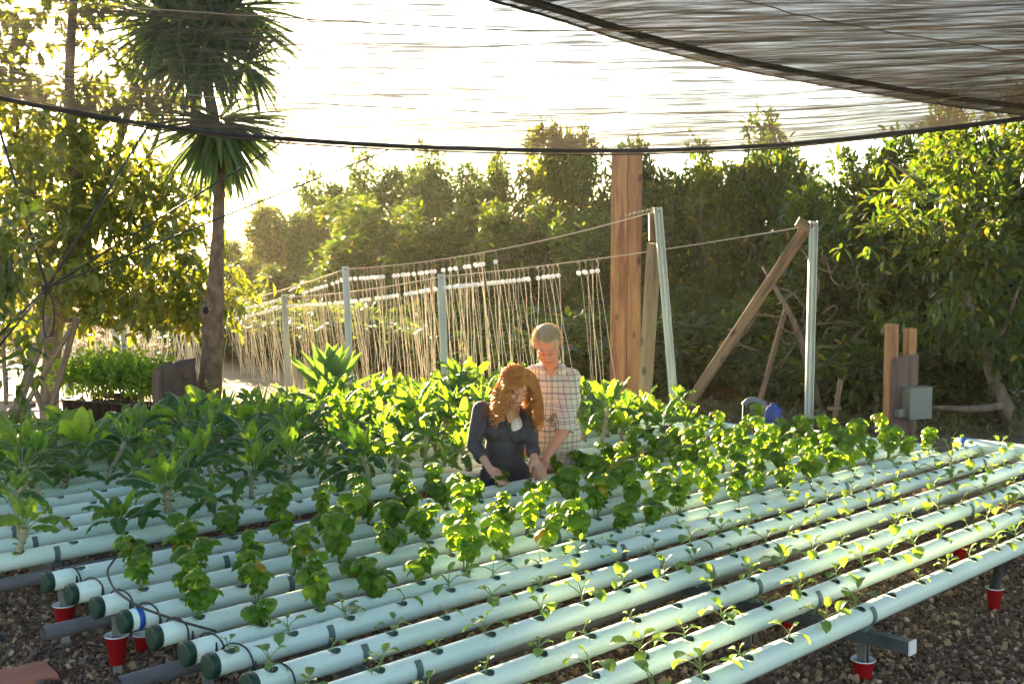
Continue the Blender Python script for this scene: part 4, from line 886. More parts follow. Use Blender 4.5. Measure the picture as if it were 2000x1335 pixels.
# ------------------------------------------------------------------ meter board, box
eb = np.array([gx(1765, 11.0), 11.0, 0]); t = thing('utility_board', 'grey electrical box on a plywood board with two cut timber posts', 'electrical box', eb, R(22))
mb_ = MB(); mb_.box((-.155, .0, -.1), (-.062, .092, CAMZ-(633-491)*11/F)); part(mb_, 'post', NEWWOOD, t)
mb_ = MB(); mb_.box((.07, .0, -.1), (.16, .088, CAMZ-(642-491)*11/F)); part(mb_, 'post', NEWWOOD, t)
mb_ = MB(); V_ = []
zt1, zt2 = CAMZ-(699-491)*11/F, CAMZ-(692-491)*11/F
mb_.add([(-.14, -.016, .1), (.175, -.016, .1), (.175, -.016, zt2), (-.14, -.016, zt1), (-.14, -.002, .1), (.175, -.002, .1), (.175, -.002, zt2), (-.14, -.002, zt1)], [[0, 1, 2, 3], [5, 4, 7, 6], [0, 4, 5, 1], [3, 2, 6, 7], [0, 3, 7, 4], [1, 5, 6, 2]]); part(mb_, 'plywood_panel', PLY, t)
GBOX = noise_col('grey_painted_metal', (.15, .18, .16), (.19, .22, .20), 4, .45)
zb0, zb1 = CAMZ-(822-491)*10.8/F, CAMZ-(762-491)*10.8/F
mb_ = MB(); mb_.box((-.02, -.13, zb0), (.235, -.017, zb1)); bx = part(mb_, 'box_body', GBOX, t)
mb_ = MB(); mb_.box((-.026, -.146, zb0-.005), (.24, -.131, zb1+.004)); part(mb_, 'box_door', GBOX, bx)
mb_ = MB(); mb_.box((-.028, -.15, zb1+.0045), (.242, -.014, zb1+.012)); part(mb_, 'rain_lip', GBOX, bx)
mb_ = MB(); mb_.box((-.105, -.09, zb0+.015), (-.03, -.017, zb0+.085)); mb_.box((-.11, -.098, zb0+.03), (-.04, -.0905, zb0+.095)); part(mb_, 'outlet', WHITE if False else GBOX, bx)
mb_ = MB(); mb_.lathe([(.001, 0), (.04, 0), (.042, .02), (.03, .035), (.001, .035)], 14, M=Matrix.Translation((.236, -.07, zb0+.11)) @ Matrix.Rotation(R(90), 4, 'Y')); part(mb_, 'conduit_hub', GBOX, bx)
# pump tank pieces by the basil
BL = mat('blue_plastic', (.005, .06, .35), .35); GB = mat('slate_blue_plastic', (.10, .13, .18), .4)
t = tag(MB().lathe([(.001, 0), (.10, 0), (.115, .03), (.115, .22), (.095, .27), (.04, .29), (.038, .32), (.001, .32)], 20).build('water_jug', BL), 'blue water jug half hidden behind the basil', 'jug'); t.location = (gx(1513, 11.2), 11.2, .18); t.scale = (.75, .75, .75)
t = thing('jug_stand', 'low wooden stand under the blue water jug', 'stand', (gx(1513, 11.2), 11.2, 0)); mb_ = MB(); mb_.box((-.15, -.15, .14), (.15, .15, .178)); part(mb_, 'stand_top', GREYWOOD, t)
for sx in (-.12, .12):
    for sy in (-.12, .12): mb_ = MB(); mb_.box((sx-.02, sy-.02, 0), (sx+.02, sy+.02, .139)); part(mb_, 'leg', GREYWOOD, t)
m = MB(); q = [at(1452, 792, 10.6), at(1462, 780, 10.6), at(1480, 782, 10.6), at(1494, 788, 10.6), at(1490, 800, 10.6), at(1476, 792, 10.6), at(1470, 800, 10.7), at(1486, 820, 10.7), at(1500, 850, 10.7), at(1502, 900, 10.7)]
m.tube(smooth_path(q, 50), .028, 10); m.tube(smooth_path([at(1478, 793, 10.6), at(1466, 815, 10.7), at(1462, 850, 10.7), at(1462, 912, 10.7)], 20), .028, 10); tag(m.build('coiled_pipe', GB), 'slate blue bent pipe coil behind the basil plants', 'pipe')
m = MB(); m.tube([at(1453, 790, 10.5), np.array([gx(1453, 10.5), 10.5, 0])], .012, 8); tag(m.build('thin_stake', BLACK), 'thin black stake beside the slate blue pipe', 'stake')
# corner of a terracotta slab, bottom left
sl = tag(MB().box((-.15, -.11, 0), (.15, .11, .04)).build('paving_slab', noise_col('terracotta', (.35, .12, .08), (.45, .18, .12), 8, .8), smooth=False), 'reddish slab corner on the gravel at the lower left corner', 'slab'); x_ = at(15, 1400, 4.6); sl.location = (x_[0]-.08, 4.93-.06, .022); sl.rotation_euler = (0, 0, R(38))

# ------------------------------------------------------------------ far background on the left
STUCCO = noise_col('brown_brush_bank', (.22, .13, .07), (.34, .2, .1), 2, .95, bump=.6)
r_ = np.random.default_rng(6)
groundcover('dry_brush', 'brown dry brush beyond the far twines', [(gx(px, 24), 24+r_.normal(0, .6), .45, .5, .5, .28, 60) for px in range(-60, 480, 45)], (.12, .22), leafmat('dry_leaf', (.22, .12, .06), (.3, .2, .08), (.4, .25, .1), (.5, .35, .12), trans=.4), 63, 'brush')
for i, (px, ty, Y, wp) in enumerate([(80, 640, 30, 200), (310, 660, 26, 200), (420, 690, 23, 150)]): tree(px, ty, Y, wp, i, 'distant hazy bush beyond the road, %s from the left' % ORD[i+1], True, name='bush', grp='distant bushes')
ft = thing('chain_link_fence', 'distant wire fence with thin posts beyond the road at left', 'fence', (gx(200, 21), 21, 0)); 
for i in range(9): MB().tube([(-3+i*.8, 0, 0), (-3+i*.8, 0, .75)], .02, 6).build('fence_post', GALV, ft)
m = MB(); m.tube([(-3, 0, .74), (3.4, 0, .74)], .014, 6)
for i in range(120): m.tube([(-3+i*.053, .01, .02), (-2.9+i*.053, .012, .73)], .002, 3)
m.build('fence_mesh', GALV, ft)
hm = MB(); xs = np.linspace(-160, 160, 60); hz = 3.6+1.2*np.sin(xs*.03+1)+.5*np.sin(xs*.11); 
V_ = [[x, 150, -1] for x in xs] + [[x, 175, h] for x, h in zip(xs, hz)] + [[x, 215, -1] for x in xs]
hm.add(V_, [[i, i+1, 61+i, 60+i] for i in range(59)], [[60+i, 61+i, 121+i, 120+i] for i in range(59)]); struct(hm.build('hills', noise_col('scrub_hill', (.1, .12, .06), (.2, .18, .1), .3, .95)))

# ------------------------------------------------------------------ shade cloths
def clothmat(name, t0, t1, col=(.045, .038, .034), cap=.8):
    """knitted shade cloth: the flatter one looks along it, and the more it is gathered, the less light gets through"""
    m = bpy.data.materials.new(name); m.use_nodes = True; T = m.node_tree; L = T.links; b = T.nodes['Principled BSDF']; out = T.nodes['Material Output']
    b.inputs['Base Color'].default_value = (*col, 1); b.inputs['Roughness'].default_value = .6
    lw = nod(m, 'ShaderNodeLayerWeight'); lw.inputs[0].default_value = .5
    mr = nod(m, 'ShaderNodeMapRange'); mr.inputs['From Min'].default_value = .77; mr.inputs['From Max'].default_value = .90; mr.inputs['To Min'].default_value = t0; mr.inputs['To Max'].default_value = t1
    L.new(lw.outputs['Facing'], mr.inputs['Value'])
    tc = nod(m, 'ShaderNodeTexCoord'); mp = nod(m, 'ShaderNodeMapping'); mp.inputs['Scale'].default_value = (.8, 8.5, 1); mp.inputs['Rotation'].default_value = (0, 0, .22)
    L.new(tc.outputs['Object'], mp.inputs[0]); n = nod(m, 'ShaderNodeTexNoise'); n.inputs['Scale'].default_value = 2.2; n.inputs['Detail'].default_value = 7; n.inputs['Roughness'].default_value = .62
    L.new(mp.outputs[0], n.inputs[0]); r = nod(m, 'ShaderNodeMapRange'); r.inputs['From Min'].default_value = .40; r.inputs['From Max'].default_value = .62; r.inputs['To Min'].default_value = .06; r.inputs['To Max'].default_value = 1.0
    L.new(n.outputs[0], r.inputs['Value']); mu = nod(m, 'ShaderNodeMath', operation='MULTIPLY'); L.new(mr.outputs[0], mu.inputs[0]); L.new(r.outputs[0], mu.inputs[1]); mu0 = mu; mu = nod(m, 'ShaderNodeMath', operation='MINIMUM'); mu.inputs[1].default_value = cap; L.new(mu0.outputs[0], mu.inputs[0])
    tr = nod(m, 'ShaderNodeBsdfTransparent'); tl = nod(m, 'ShaderNodeBsdfTranslucent'); tl.inputs[0].default_value = (.10, .085, .07, 1)
    a = nod(m, 'ShaderNodeMixShader'); a.inputs[0].default_value = .35; L.new(b.outputs[0], a.inputs[1]); L.new(tl.outputs[0], a.inputs[2])
    mx = nod(m, 'ShaderNodeMixShader'); L.new(mu.outputs[0], mx.inputs[0]); L.new(a.outputs[0], mx.inputs[1]); L.new(tr.outputs[0], mx.inputs[2]); L.new(mx.outputs[0], out.inputs[0]); return m
def cloth(name, edge, nearpts, mt, label, seed, amp=.012, strap_t=.03, strap_r=.02, sag=.12, dz=0., shift=0.):
    E_ = np.array([at(*e) for e in edge]); Q = np.array(nearpts, float); n, k = 260, 150
    def spl(p, n): 
        t = np.linspace(0, 1, len(p)); tt = np.linspace(0, 1, n); o = np.stack([np.interp(tt, t, p[:, i]) for i in range(3)], 1)
        for _ in range(60): o[1:-1] = (o[:-2]+2*o[1:-1]+o[2:])/4
        return o
    E_ = spl(E_, n); Q = spl(Q, n); t = np.linspace(0, 1, k)[:, None, None]
    S = E_[None]*(1-t)+Q[None]*t; tt = t[..., 0]; S[..., 2] -= sag*4*tt*(1-tt); S[..., 2] += dz
    r = np.random.default_rng(seed); X, Y = S[..., 0], S[..., 1]; W = np.zeros_like(X)
    for i in range(26):
        f = r.uniform(5, 42); sl = r.normal(.25, .16)*f; ph = r.uniform(0, 6.28); am = amp*4.2/f**.95
        mod = np.clip(np.sin(X*r.uniform(.6, 2.2)+Y*r.uniform(-.8, .8)+r.uniform(0, 6.28)), 0, 1)**1.2
        W += am*(1-np.abs(np.sin((Y*f+X*sl+ph)/2)))*mod
    S[..., 2] += W*np.clip(tt*6+.3, 0, 1)
    m = MB(); idx = np.arange(n*k).reshape(k, n); fq = np.stack([idx[:-1, :-1], idx[:-1, 1:], idx[1:, 1:], idx[1:, :-1]], -1).reshape(-1, 4)
    m.add(S.reshape(-1, 3), fq); o = m.build(name, mt); tag(o, label, 'shade cloth')
    kk = int(strap_t*k); sp = S[kk].copy(); sp[:, 2] -= .012+strap_r*.4
    for _ in range(20): sp[1:-1] = (sp[:-2]+2*sp[1:-1]+sp[2:])/4
    mb = MB(); mb.tube(sp[::4], strap_r, 8); mb.build('hem_rope', BLACK, o)
    hm_ = MB(); hm_.tube(S[0][::3]+[0, 0, 0], .007, 6); hm_.build('edge_cord', BLACK, o)
    for j, f in enumerate((.22, .47, .7)):
        c_ = int(f*k); q = S[c_].copy(); q[:, 2] -= .004; mb = MB(); mb.tube(q[::3], .0035, 5); mb.build('seam', WIRE, o)
    return o
CL1 = clothmat('black_shade_cloth', 1.3, .03); CL2 = clothmat('dense_shade_cloth', .25, .015, (.04, .034, .03))
cloth('shade_cloth', [(-400, 100, 6.8), (-150, 160, 7.5), (0, 196, 8.0), (250, 246, 8.6), (500, 277, 9.1), (740, 292, 9.5), (1000, 301, 9.8), (1230, 304, 10), (1500, 293, 10), (1750, 266, 9.8), (2000, 235, 9.5), (2300, 205, 9.0)],
      [(-4.6, 1.2, 3.5), (-2.5, 1.2, 3.45), (0, 1.2, 3.4), (2.5, 1.2, 3.45), (4.6, 1.2, 3.5)], CL1, 'wide sheer dark shade cloth stretched across the sky, its far edge sagging', 21, strap_t=.045, strap_r=.017, sag=.05)
cloth('shade_cloth', [(820, -45, 4.5), (960, 2, 4.9), (1080, 36, 5.6), (1240, 88, 6.5), (1420, 132, 7.4), (1600, 166, 8.1), (1800, 200, 8.8), (2000, 226, 9.3), (2300, 250, 9.6)],
      [(-.6, 1.0, 3.25), (.6, 1.0, 3.2), (2., 1.0, 3.15), (4, 1.0, 3.15), (6, 1.0, 3.25)], CL2, 'second darker shade cloth overhead in the upper right corner', 22, amp=.014, strap_t=.05, strap_r=.020, sag=-.02, dz=-.0)
KN = at(92, 562, 7.6)
def rope(pts, r, label): 
    m = MB(); pts = np.asarray(pts, float); m.tube(pts if len(pts) == 2 else smooth_path(pts, 30), r, 6); tag(m.build('rope', BLACK), label, 'rope', 'black tie ropes on the left')
rope([KN, at(-8, 230, 7.9)], .010, 'black tie rope running from the knot steeply up to the upper left edge')
rope([KN, at(290, 245, 8.7)], .009, 'black tie rope from the knot up to the cloth left of the yucca')
rope([KN, at(545, 282, 9.2)], .007, 'black tie rope crossing behind the yucca trunk to the cloth edge')
rope([KN, at(760, 292, 9.5)], .007, 'longest black tie rope, crossing the yucca trunk lowest')
rope([KN, at(-40, 690, 6.8)], .007, 'upper black tie rope from the knot down to the left')
rope([KN, at(-40, 722, 6.6)], .007, 'lower black tie rope from the knot down to the left')
m = MB(); m.ell(KN, (.03, .03, .035)); m.tube(smooth_path([KN, KN+[.05, 0, -.12], KN+[.03, 0, -.33], KN+[-.03, 0, -.34], KN+[-.035, 0, -.15], KN], 30), .007, 6); m.tube(smooth_path([KN+[-.09, 0, .02], KN, KN+[.09, .0, .03]], 8), .006, 6)
for i in range(4): m.tube(smooth_path([KN+[-.02+.012*i, -.02, .02], KN+[-.02+.012*i, -.035, -.01], KN+[-.015+.01*i, -.02, -.04]], 8), .006, 5)
tag(m.build('rope_knot', BLACK), 'black knot with a hanging loop where the tie ropes meet', 'knot')

# ------------------------------------------------------------------ the couple
def skinmat(name, c):
    m = mat(name, c, .5); b = m.node_tree.nodes['Principled BSDF']; b.inputs['Subsurface Weight'].default_value = .15; b.inputs['Subsurface Radius'].default_value = (.02, .008, .004); b.inputs['Subsurface Scale'].default_value = .3; return m
SKW = skinmat('fair_skin', (.62, .33, .22)); SKM = skinmat('ruddy_skin', (.56, .25, .16))
def hairmat(name, a, b_, tr):
    m = leafmat(name, a, b_, tr, rough=.35, trans=.45, spec=.6); return m
HAIRW = hairmat('auburn_hair', (.55, .21, .045), (.88, .50, .18), (1, .6, .18)); HAIRM = hairmat('sandy_blond_hair', (.58, .48, .34), (.78, .68, .52), (.95, .75, .45))
DENIM = noise_col('dark_chambray', (.038, .036, .048), (.058, .055, .068), 40, .75, bump=.35, bscale=14)
TEE = mat('white_cotton', (.75, .72, .68), .8); KHAKI = noise_col('khaki_cotton', (.22, .13, .07), (.28, .17, .1), 12, .8, bump=.2); JEAN = noise_col('blue_jeans', (.02, .025, .045), (.035, .04, .07), 30, .8)
LIP = mat('lip', (.42, .10, .08), .4); DARKH = mat('brow_hair', (.16, .08, .035), .7); DARKM = mat('fair_brow', (.3, .18, .09), .7)
def plaid():
    m = mat('cream_plaid_cotton', (.62, .58, .47), .8); T = m.node_tree; L = T.links; b = T.nodes['Principled BSDF']
    tc = nod(m, 'ShaderNodeTexCoord'); n = nod(m, 'ShaderNodeTexNoise'); n.inputs['Scale'].default_value = 7; L.new(tc.outputs['Object'], n.inputs[0])
    vm = nod(m, 'ShaderNodeVectorMath', operation='MULTIPLY_ADD'); vm.inputs[1].default_value = (.025, .025, .025); L.new(n.outputs['Color'], vm.inputs[0]); L.new(tc.outputs['Object'], vm.inputs[2])
    sp = nod(m, 'ShaderNodeSeparateXYZ'); L.new(vm.outputs[0], sp.inputs[0])
    def line(src, per, off, wd):
        a = nod(m, 'ShaderNodeMath', operation='MULTIPLY_ADD'); a.inputs[1].default_value = 1/per; a.inputs[2].default_value = off; L.new(src, a.inputs[0])
        f = nod(m, 'ShaderNodeMath', operation='FRACT'); L.new(a.outputs[0], f.inputs[0]); c = nod(m, 'ShaderNodeMath', operation='LESS_THAN'); c.inputs[1].default_value = wd; L.new(f.outputs[0], c.inputs[0]); return c.outputs[0]
    xy = nod(m, 'ShaderNodeMath', operation='MULTIPLY_ADD'); xy.inputs[1].default_value = .25; L.new(sp.outputs['Y'], xy.inputs[0]); L.new(sp.outputs['X'], xy.inputs[2])
    cur = None
    for src, per, off, wd, col in ((xy.outputs[0], .04, .1, .085, (.17, .13, .09, 1)), (sp.outputs['Z'], .04, .3, .085, (.17, .13, .09, 1)), (xy.outputs[0], .09, .62, .06, (.22, .26, .34, 1)), (sp.outputs['Z'], .09, .55, .06, (.22, .26, .34, 1))):
        mx = nod(m, 'ShaderNodeMixRGB'); L.new(line(src, per, off, wd), mx.inputs[0]); mx.inputs[2].default_value = col
        if cur is None: mx.inputs[1].default_value = (.76, .72, .64, 1)
        else: L.new(cur, mx.inputs[1])
        cur = mx.outputs[0]
    L.new(cur, b.inputs['Base Color']); n3 = nod(m, 'ShaderNodeTexNoise'); n3.inputs['Scale'].default_value = 11; n3.inputs['Detail'].default_value = 2; mp = nod(m, 'ShaderNodeMapping'); mp.inputs['Scale'].default_value = (1, 1, .35); L.new(tc.outputs['Object'], mp.inputs[0]); L.new(mp.outputs[0], n3.inputs[0])
    bp = nod(m, 'ShaderNodeBump'); bp.inputs['Strength'].default_value = .7; bp.inputs['Distance'].default_value = .02; L.new(n3.outputs[0], bp.inputs['Height']); L.new(bp.outputs[0], b.inputs['Normal'])
    tl = nod(m, 'ShaderNodeBsdfTranslucent'); L.new(cur, tl.inputs[0]); ms = nod(m, 'ShaderNodeMixShader'); ms.inputs[0].default_value = .3; L.new(b.outputs[0], ms.inputs[1]); L.new(tl.outputs[0], ms.inputs[2]); L.new(ms.outputs[0], T.nodes['Material Output'].inputs[0]); return m
PLAID = plaid()
def remesh(o, vox, sm=3):
    r = o.modifiers.new('union', 'REMESH'); r.mode = 'VOXEL'; r.voxel_size = vox; r.use_smooth_shade = True
    s_ = o.modifiers.new('soft', 'SMOOTH'); s_.iterations = sm; s_.factor = .5; return o
def head_mat(px, py, Y, yaw, pitch, roll=0., off=None):
    c = at(px, py, Y); return Matrix.Translation(Vector(c)) @ Matrix.Rotation(yaw, 4, 'Z') @ Matrix.Rotation(roll, 4, 'Y') @ Matrix.Rotation(pitch, 4, 'X')
def tx(M, p): return np.array(M @ Vector(p))
def add_head(mb, M, k=1.0, male=False):
    def e(c, rad, rot=None):
        m = np.array(M)[:3, :3]
        if rot is not None: m = m @ np.array(rot)[:3, :3]
        mb.ell(tx(M, [q*k for q in c]), [q*k for q in rad], M=m, n=24, m=16)
    e((0, .012, .03), (.074, .094, .088)); e((0, -.022, -.035), (.058 if not male else .066, .068, .074 if not male else .08)); e((0, -.062, -.082), (.026 if not male else .032, .024, .02))
    e((0, -.094, -.012), (.010, .014, .022)); e((0, -.103, -.022), (.011, .011, .009))
    e((0, -.078, .026), (.052, .018, .012)); 
    for s_ in (-1, 1): e((s_*.034, -.062, -.028), (.026, .024, .022)); e((s_*.076, .012, -.005), (.008, .016, .028)); e((s_*.029, -.078, .008), (.014, .010, .008))
    e((0, -.083, -.053), (.020, .010, .008)); e((0, -.080, -.063), (.018, .011, .007))
def add_hand(mb, wrist, direc, palmn, L_=.085, curl=.5, thumb=1, k=1.0):
    d = unit(direc); nrm = unit(palmn - d*(np.dot(palmn, d))); s_ = np.cross(d, nrm); w_ = np.asarray(wrist); c = w_ + d*.045*k
    mb.caps(w_, w_+d*.02, .026*k, .028*k)
    for q in (-1.5, -.5, .5, 1.5): mb.caps(w_+d*.015+s_*q*.012*k, w_+d*.082*k+s_*q*.019*k, .014*k, .0115*k)
    for q, l in zip((-1.5, -.5, .5, 1.5), (.066, .078, .072, .054)):
        p = w_+d*.085*k+s_*q*.019*k; dd = d.copy()
        for seg, fr in enumerate((.45, .32, .26)):
            a = curl*(.35+.5*seg); dd = unit(d*math.cos(a) + nrm*math.sin(a) + s_*q*.03); p2 = p+dd*l*k*fr; mb.caps(p, p2, (.0098-.001*seg)*k, (.0090-.001*seg)*k, n=10); p = p2
    t0 = w_+d*.022*k+s_*thumb*.028*k; t1 = t0+unit(s_*thumb*.8+d*.75+nrm*.35)*.042*k; t2 = t1+unit(s_*thumb*.15+d*.9+nrm*.6)*.034*k
    mb.caps(t0, t1, .0145*k, .0115*k, n=12); mb.caps(t1, t2, .0108*k, .0085*k, n=10)
def face_bits(M, par, k, brow, lipc):
    m = MB()
    for s_ in (-1, 1): m.tube([tx(M, np.array([s_*x, y, z])*k) for x, y, z in ((.014, -.0925, .030), (.030, -.0905, .036), (.046, -.079, .031))], [.0022, .003, .0018], 6)
    m.build('eyebrows', brow, par)
    m = MB()
    for s_ in (-1, 1): m.tube([tx(M, np.array([s_*x, y, z])*k) for x, y, z in ((.016, -.0875, .006), (.029, -.0895, .001), (.042, -.079, .005))], .0018, 6)
    m.build('eyelashes', DARKH, par)
    m = MB(); m.tube([tx(M, np.array([x, y, z])*k) for x, y, z in ((-.024, -.081, -.055), (-.012, -.0915, -.054), (0, -.094, -.0565), (.012, -.0915, -.054), (.024, -.081, -.055))], [.0015, .0045, .005, .0045, .0015], 8)
    m.tube([tx(M, np.array([x, y, z])*k) for x, y, z in ((-.020, -.082, -.058), (0, -.092, -.064), (.020, -.082, -.058))], [.0015, .005, .0015], 8); m.build('lips', lipc, par)
def folds(mb, pts, r): mb.tube(smooth_path(pts, 14), np.interp(np.linspace(0, 1, 14), [0, .5, 1], [r*.3, r, r*.3]), 8)

# --- man
man = thing('person', 'blond man in cream plaid shirt kneeling behind the woman, reaching into the basil', 'person', (gx(1078, 8.1), 8.1, 0))
o0 = np.array(man.location); loc = lambda p: np.asarray(p)-o0
class LMB(MB):                                   # world points in, stored relative to the person
    def __init__(s, o): super().__init__(); s.o = o
    def mesh(s, *a, **k): s.V = [v-s.o for v in s.V]; return super().mesh(*a, **k)
HM_ = Matrix.Translation(-Vector(o0)) @ head_mat(1069, 674, 7.86, R(-6), R(38), R(-4))
HMw = head_mat(1069, 674, 7.86, R(-6), R(38), R(-4)); KM = 1.16
b = LMB(o0); add_head(b, HMw, KM, True)
nk = at(1078, 722, 7.97); b.caps(tx(HMw, (0, .03, -.06)), nk, .056, .062)
b.caps(nk, at(1082, 760, 8.02), .07, .09); b.caps(at(1082, 775, 8.05), at(1084, 880, 8.1), .10, .11); b.caps(at(1052, 732, 8.0), at(1110, 738, 8.0), .05, .05)
hipL, hipR = at(1058, 905, 8.1), at(1108, 905, 8.1)
for hp, kx in ((hipL, 1052), (hipR, 1115)):
    kn = np.array([gx(kx, 8.0), 8.0, .075]); b.caps(hp, kn, .085, .06); b.caps(kn, kn+[0, .38, -.02], .055, .035); b.caps(kn+[0, .38, -.02], kn+[0, .42, -.045], .03, .025)
elb = at(1102, 838, 7.80); wr = at(1066, 893, 7.58); b.caps(at(1112, 742, 7.96), elb, .055, .045); b.caps(elb, elb*.55+wr*.45, .044, .040); b.caps(elb*.55+wr*.45, wr, .040, .027)
add_hand(b, wr, at(1053, 922, 7.50)-wr, np.array([-.2, .3, -1.]), curl=.75, thumb=-1, k=1.1)
e2 = at(1032, 815, 8.0); w2 = at(1018, 868, 7.92); b.caps(at(1052, 738, 8.0), e2, .052, .044); b.caps(e2, w2, .042, .028); add_hand(b, w2, at(1010, 900, 7.88)-w2, np.array([.6, .5, -.6]), curl=.6, thumb=1, k=1.05)
bo = b.build('body', SKM, man); remesh(bo, .0058, 2); face_bits(HM_, man, KM, DARKM, LIP)
b = LMB(o0); b.ell(at(1082, 775, 8.0), (.195, .13, .19)); b.ell(at(1079, 752, 7.97), (.125, .105, .10)); b.ell(at(1084, 850, 8.06), (.19, .145, .22)); b.ell(at(1085, 900, 8.1), (.195, .15, .10)); b.caps(at(1044, 730, 8.0), at(1116, 737, 8.0), .068, .068)
b.caps(at(1062, 722, 7.98), at(1092, 724, 7.98), .062, .062)
b.caps(at(1114, 744, 7.96), at(1104, 828, 7.82), .074, .070, n=20, k=3); b.tube([at(1105, 812, 7.83), at(1102, 842, 7.80)], [.078, .073], 18)
b.caps(at(1046, 738, 8.0), at(1032, 815, 8.0), .066, .056); b.caps(at(1032, 815, 8.0), at(1022, 855, 7.94), .054, .05)
for p_ in ([(1095, 760, 7.87), (1085, 800, 7.88), (1060, 830, 7.9)], [(1115, 780, 7.86), (1108, 805, 7.80), (1095, 820, 7.80)], [(1060, 840, 7.92), (1075, 870, 7.92), (1100, 880, 7.93)], [(1105, 850, 7.93), (1108, 880, 7.94), (1100, 905, 7.95)], [(1065, 790, 7.89), (1075, 825, 7.91), (1090, 850, 7.92)]): folds(b, [at(*q) for q in p_], .016)
so = b.build('shirt', PLAID, man); remesh(so, .008, 3)
b = LMB(o0); 
for s_ in (-1, 1): 
    c0 = at(1074, 716, 7.90); b.add(np.array([c0+[s_*.012, -.03, -.055], c0+[s_*.06, .0, .0], c0+[s_*.07, .06, .035], c0+[s_*.045, .0, -.035], c0+[s_*.07, .05, .0], c0+[s_*.075, .06, .01]]), [[0, 1, 2, 3], [3, 2, 5, 4]])
co = b.build('collar', PLAID, so); sl_ = co.modifiers.new('thick', 'SOLIDIFY'); sl_.thickness = .004
b = LMB(o0); b.ell(at(1084, 912, 8.1), (.175, .14, .1))
for hp, kx in ((hipL, 1052), (hipR, 1115)):
    kn = np.array([gx(kx, 8.0), 8.0, .08]); b.caps(hp, kn, .098, .075); b.caps(kn, kn+[0, .34, -.02], .07, .05)
remesh(b.build('trousers', KHAKI, man), .01, 2)
def hair(par, M, Mi, k, n, length, mt, r_, seed, width=.0022, wave=.014, male=False):
    r = np.random.default_rng(seed); mb = MB(); m3 = np.array(M)[:3, :3]; inv = np.linalg.inv(m3); g = inv @ np.array([0, 0, -1.]); A = np.array([.078, .098, .092])*k; c0 = np.array([0, .012, .03])*k
    if True:
        cap_ = MB(); cap_.ell(tx(M, c0+np.array([0, .006, .004])), A*1.015, M=m3, n=28, m=20); V = np.concatenate(cap_.V); loc_ = (V-np.array(M)[:3, 3]) @ inv.T
        fr = (loc_[:, 1] < -.045*k) & (loc_[:, 2] < (.082 if male else .062)*k) | (loc_[:, 2] < -.02*k) & (loc_[:, 1] < .02*k); V = V + 0; 
        sh = np.where(fr, .86, 1.0)[:, None]; cc = tx(M, c0); cap_.V = [cc+(V-cc)*sh]; cap_.V[0] = cap_.V[0]; cap_.build('scalp_hair', mt, par)
    for i in range(n):
        v = unit(r.normal(size=3)); 
        if v[2] < -.35: v[2] *= -1
        x, y, z = v
        if y < -.25 and z < (.68 if male else .52): continue
        if male and z < -.1 and y < .2: continue
        p = c0+v*A*1.01; pts = [p]; sd = 1 if p[0] > (.012 if not male else -.03) else -1
        if male: d = unit(np.array([sd*.5+r.normal(0, .2), -.55+.9*(v[1] > .2)*1.2+r.normal(0, .2), .05-.9*(1-z)+r.normal(0, .12)]))
        else: d = unit(np.array([sd*1.0, .25+r.normal(0, .1), .15]))
        L_ = length*r.uniform(.7, 1.1); ns = 5 if male else 17; st_ = L_/ns; ph = r.uniform(0, 6.28); ph2 = np.floor(r.uniform(0, 7))*.9+r.normal(0, .25)
        pull = .35 if male else .42
        for q in range(ns):
            d = unit(d*(1-pull)+g*pull*(.35 if male else 1)+np.array([sd*(.10 if q < 6 else .02), 0, 0])); p = p+d*st_
            e = (p-c0)/(A*(1.04 if male else 1.12+.16*r.random()*min(1, q/6))); l = np.linalg.norm(e)
            if l < 1: p = c0+(p-c0)/l
            if not male and p[1] < .0 and p[2] < .06*k and abs(p[0]) < .086*k: p = np.array([sd*(.086+.01*r.random())*k, p[1]+.008, p[2]]); 
            wv = wave*min(1, q/6)*np.array([math.sin(q*.85+ph2), math.cos(q*.85+ph2), 0]); pts.append(p+wv)
        P_ = np.array([tx(M, q) for q in pts]); mb.tube(P_, np.linspace(width, width*.35, len(P_)), 3, cap=False)
    return mb.build('hair', mt, par)
hair(man, HM_, None, KM, 1800, .03, HAIRM, 0, 71, width=.0022, male=True)

# --- woman
wom = thing('person', 'woman with long wavy auburn hair and dark blue shirt kneeling in front of the man', 'person', (gx(985, 7.78), 7.78, 0))
o1 = np.array(wom.location); HWw = head_mat(1010, 756, 7.53, R(16), R(27), R(14)); HW_ = Matrix.Translation(-Vector(o1)) @ HWw; KW = 1.07
b = LMB(o1); add_head(b, HWw, KW); nk = at(998, 800, 7.66); b.caps(tx(HWw, (0, .03, -.06)), nk, .048, .05); b.caps(nk, at(990, 830, 7.7), .06, .10); b.caps(at(985, 840, 7.74), at(985, 905, 7.8), .085, .10)
b.caps(at(950, 800, 7.7), at(1028, 806, 7.7), .042, .042)
hl, hr = at(965, 922, 7.8), at(1008, 922, 7.8)
for hp, kx in ((hl, 955), (hr, 1018)):
    kn = np.array([gx(kx, 7.78), 7.72, .07]); b.caps(hp, kn, .085, .055); b.caps(kn, kn+[0, .36, -.02], .05, .032); b.caps(kn+[0, .36, -.02], kn+[0, .40, -.04], .028, .022)
sa, ea, wa = at(940, 800, 7.68), at(926, 868, 7.58), at(957, 915, 7.38); b.caps(sa, ea, .045, .038); b.caps(ea, wa, .038, .024); add_hand(b, wa, at(985, 940, 7.28)-wa, np.array([.1, .1, -1.]), curl=.35, thumb=1, k=1.05)
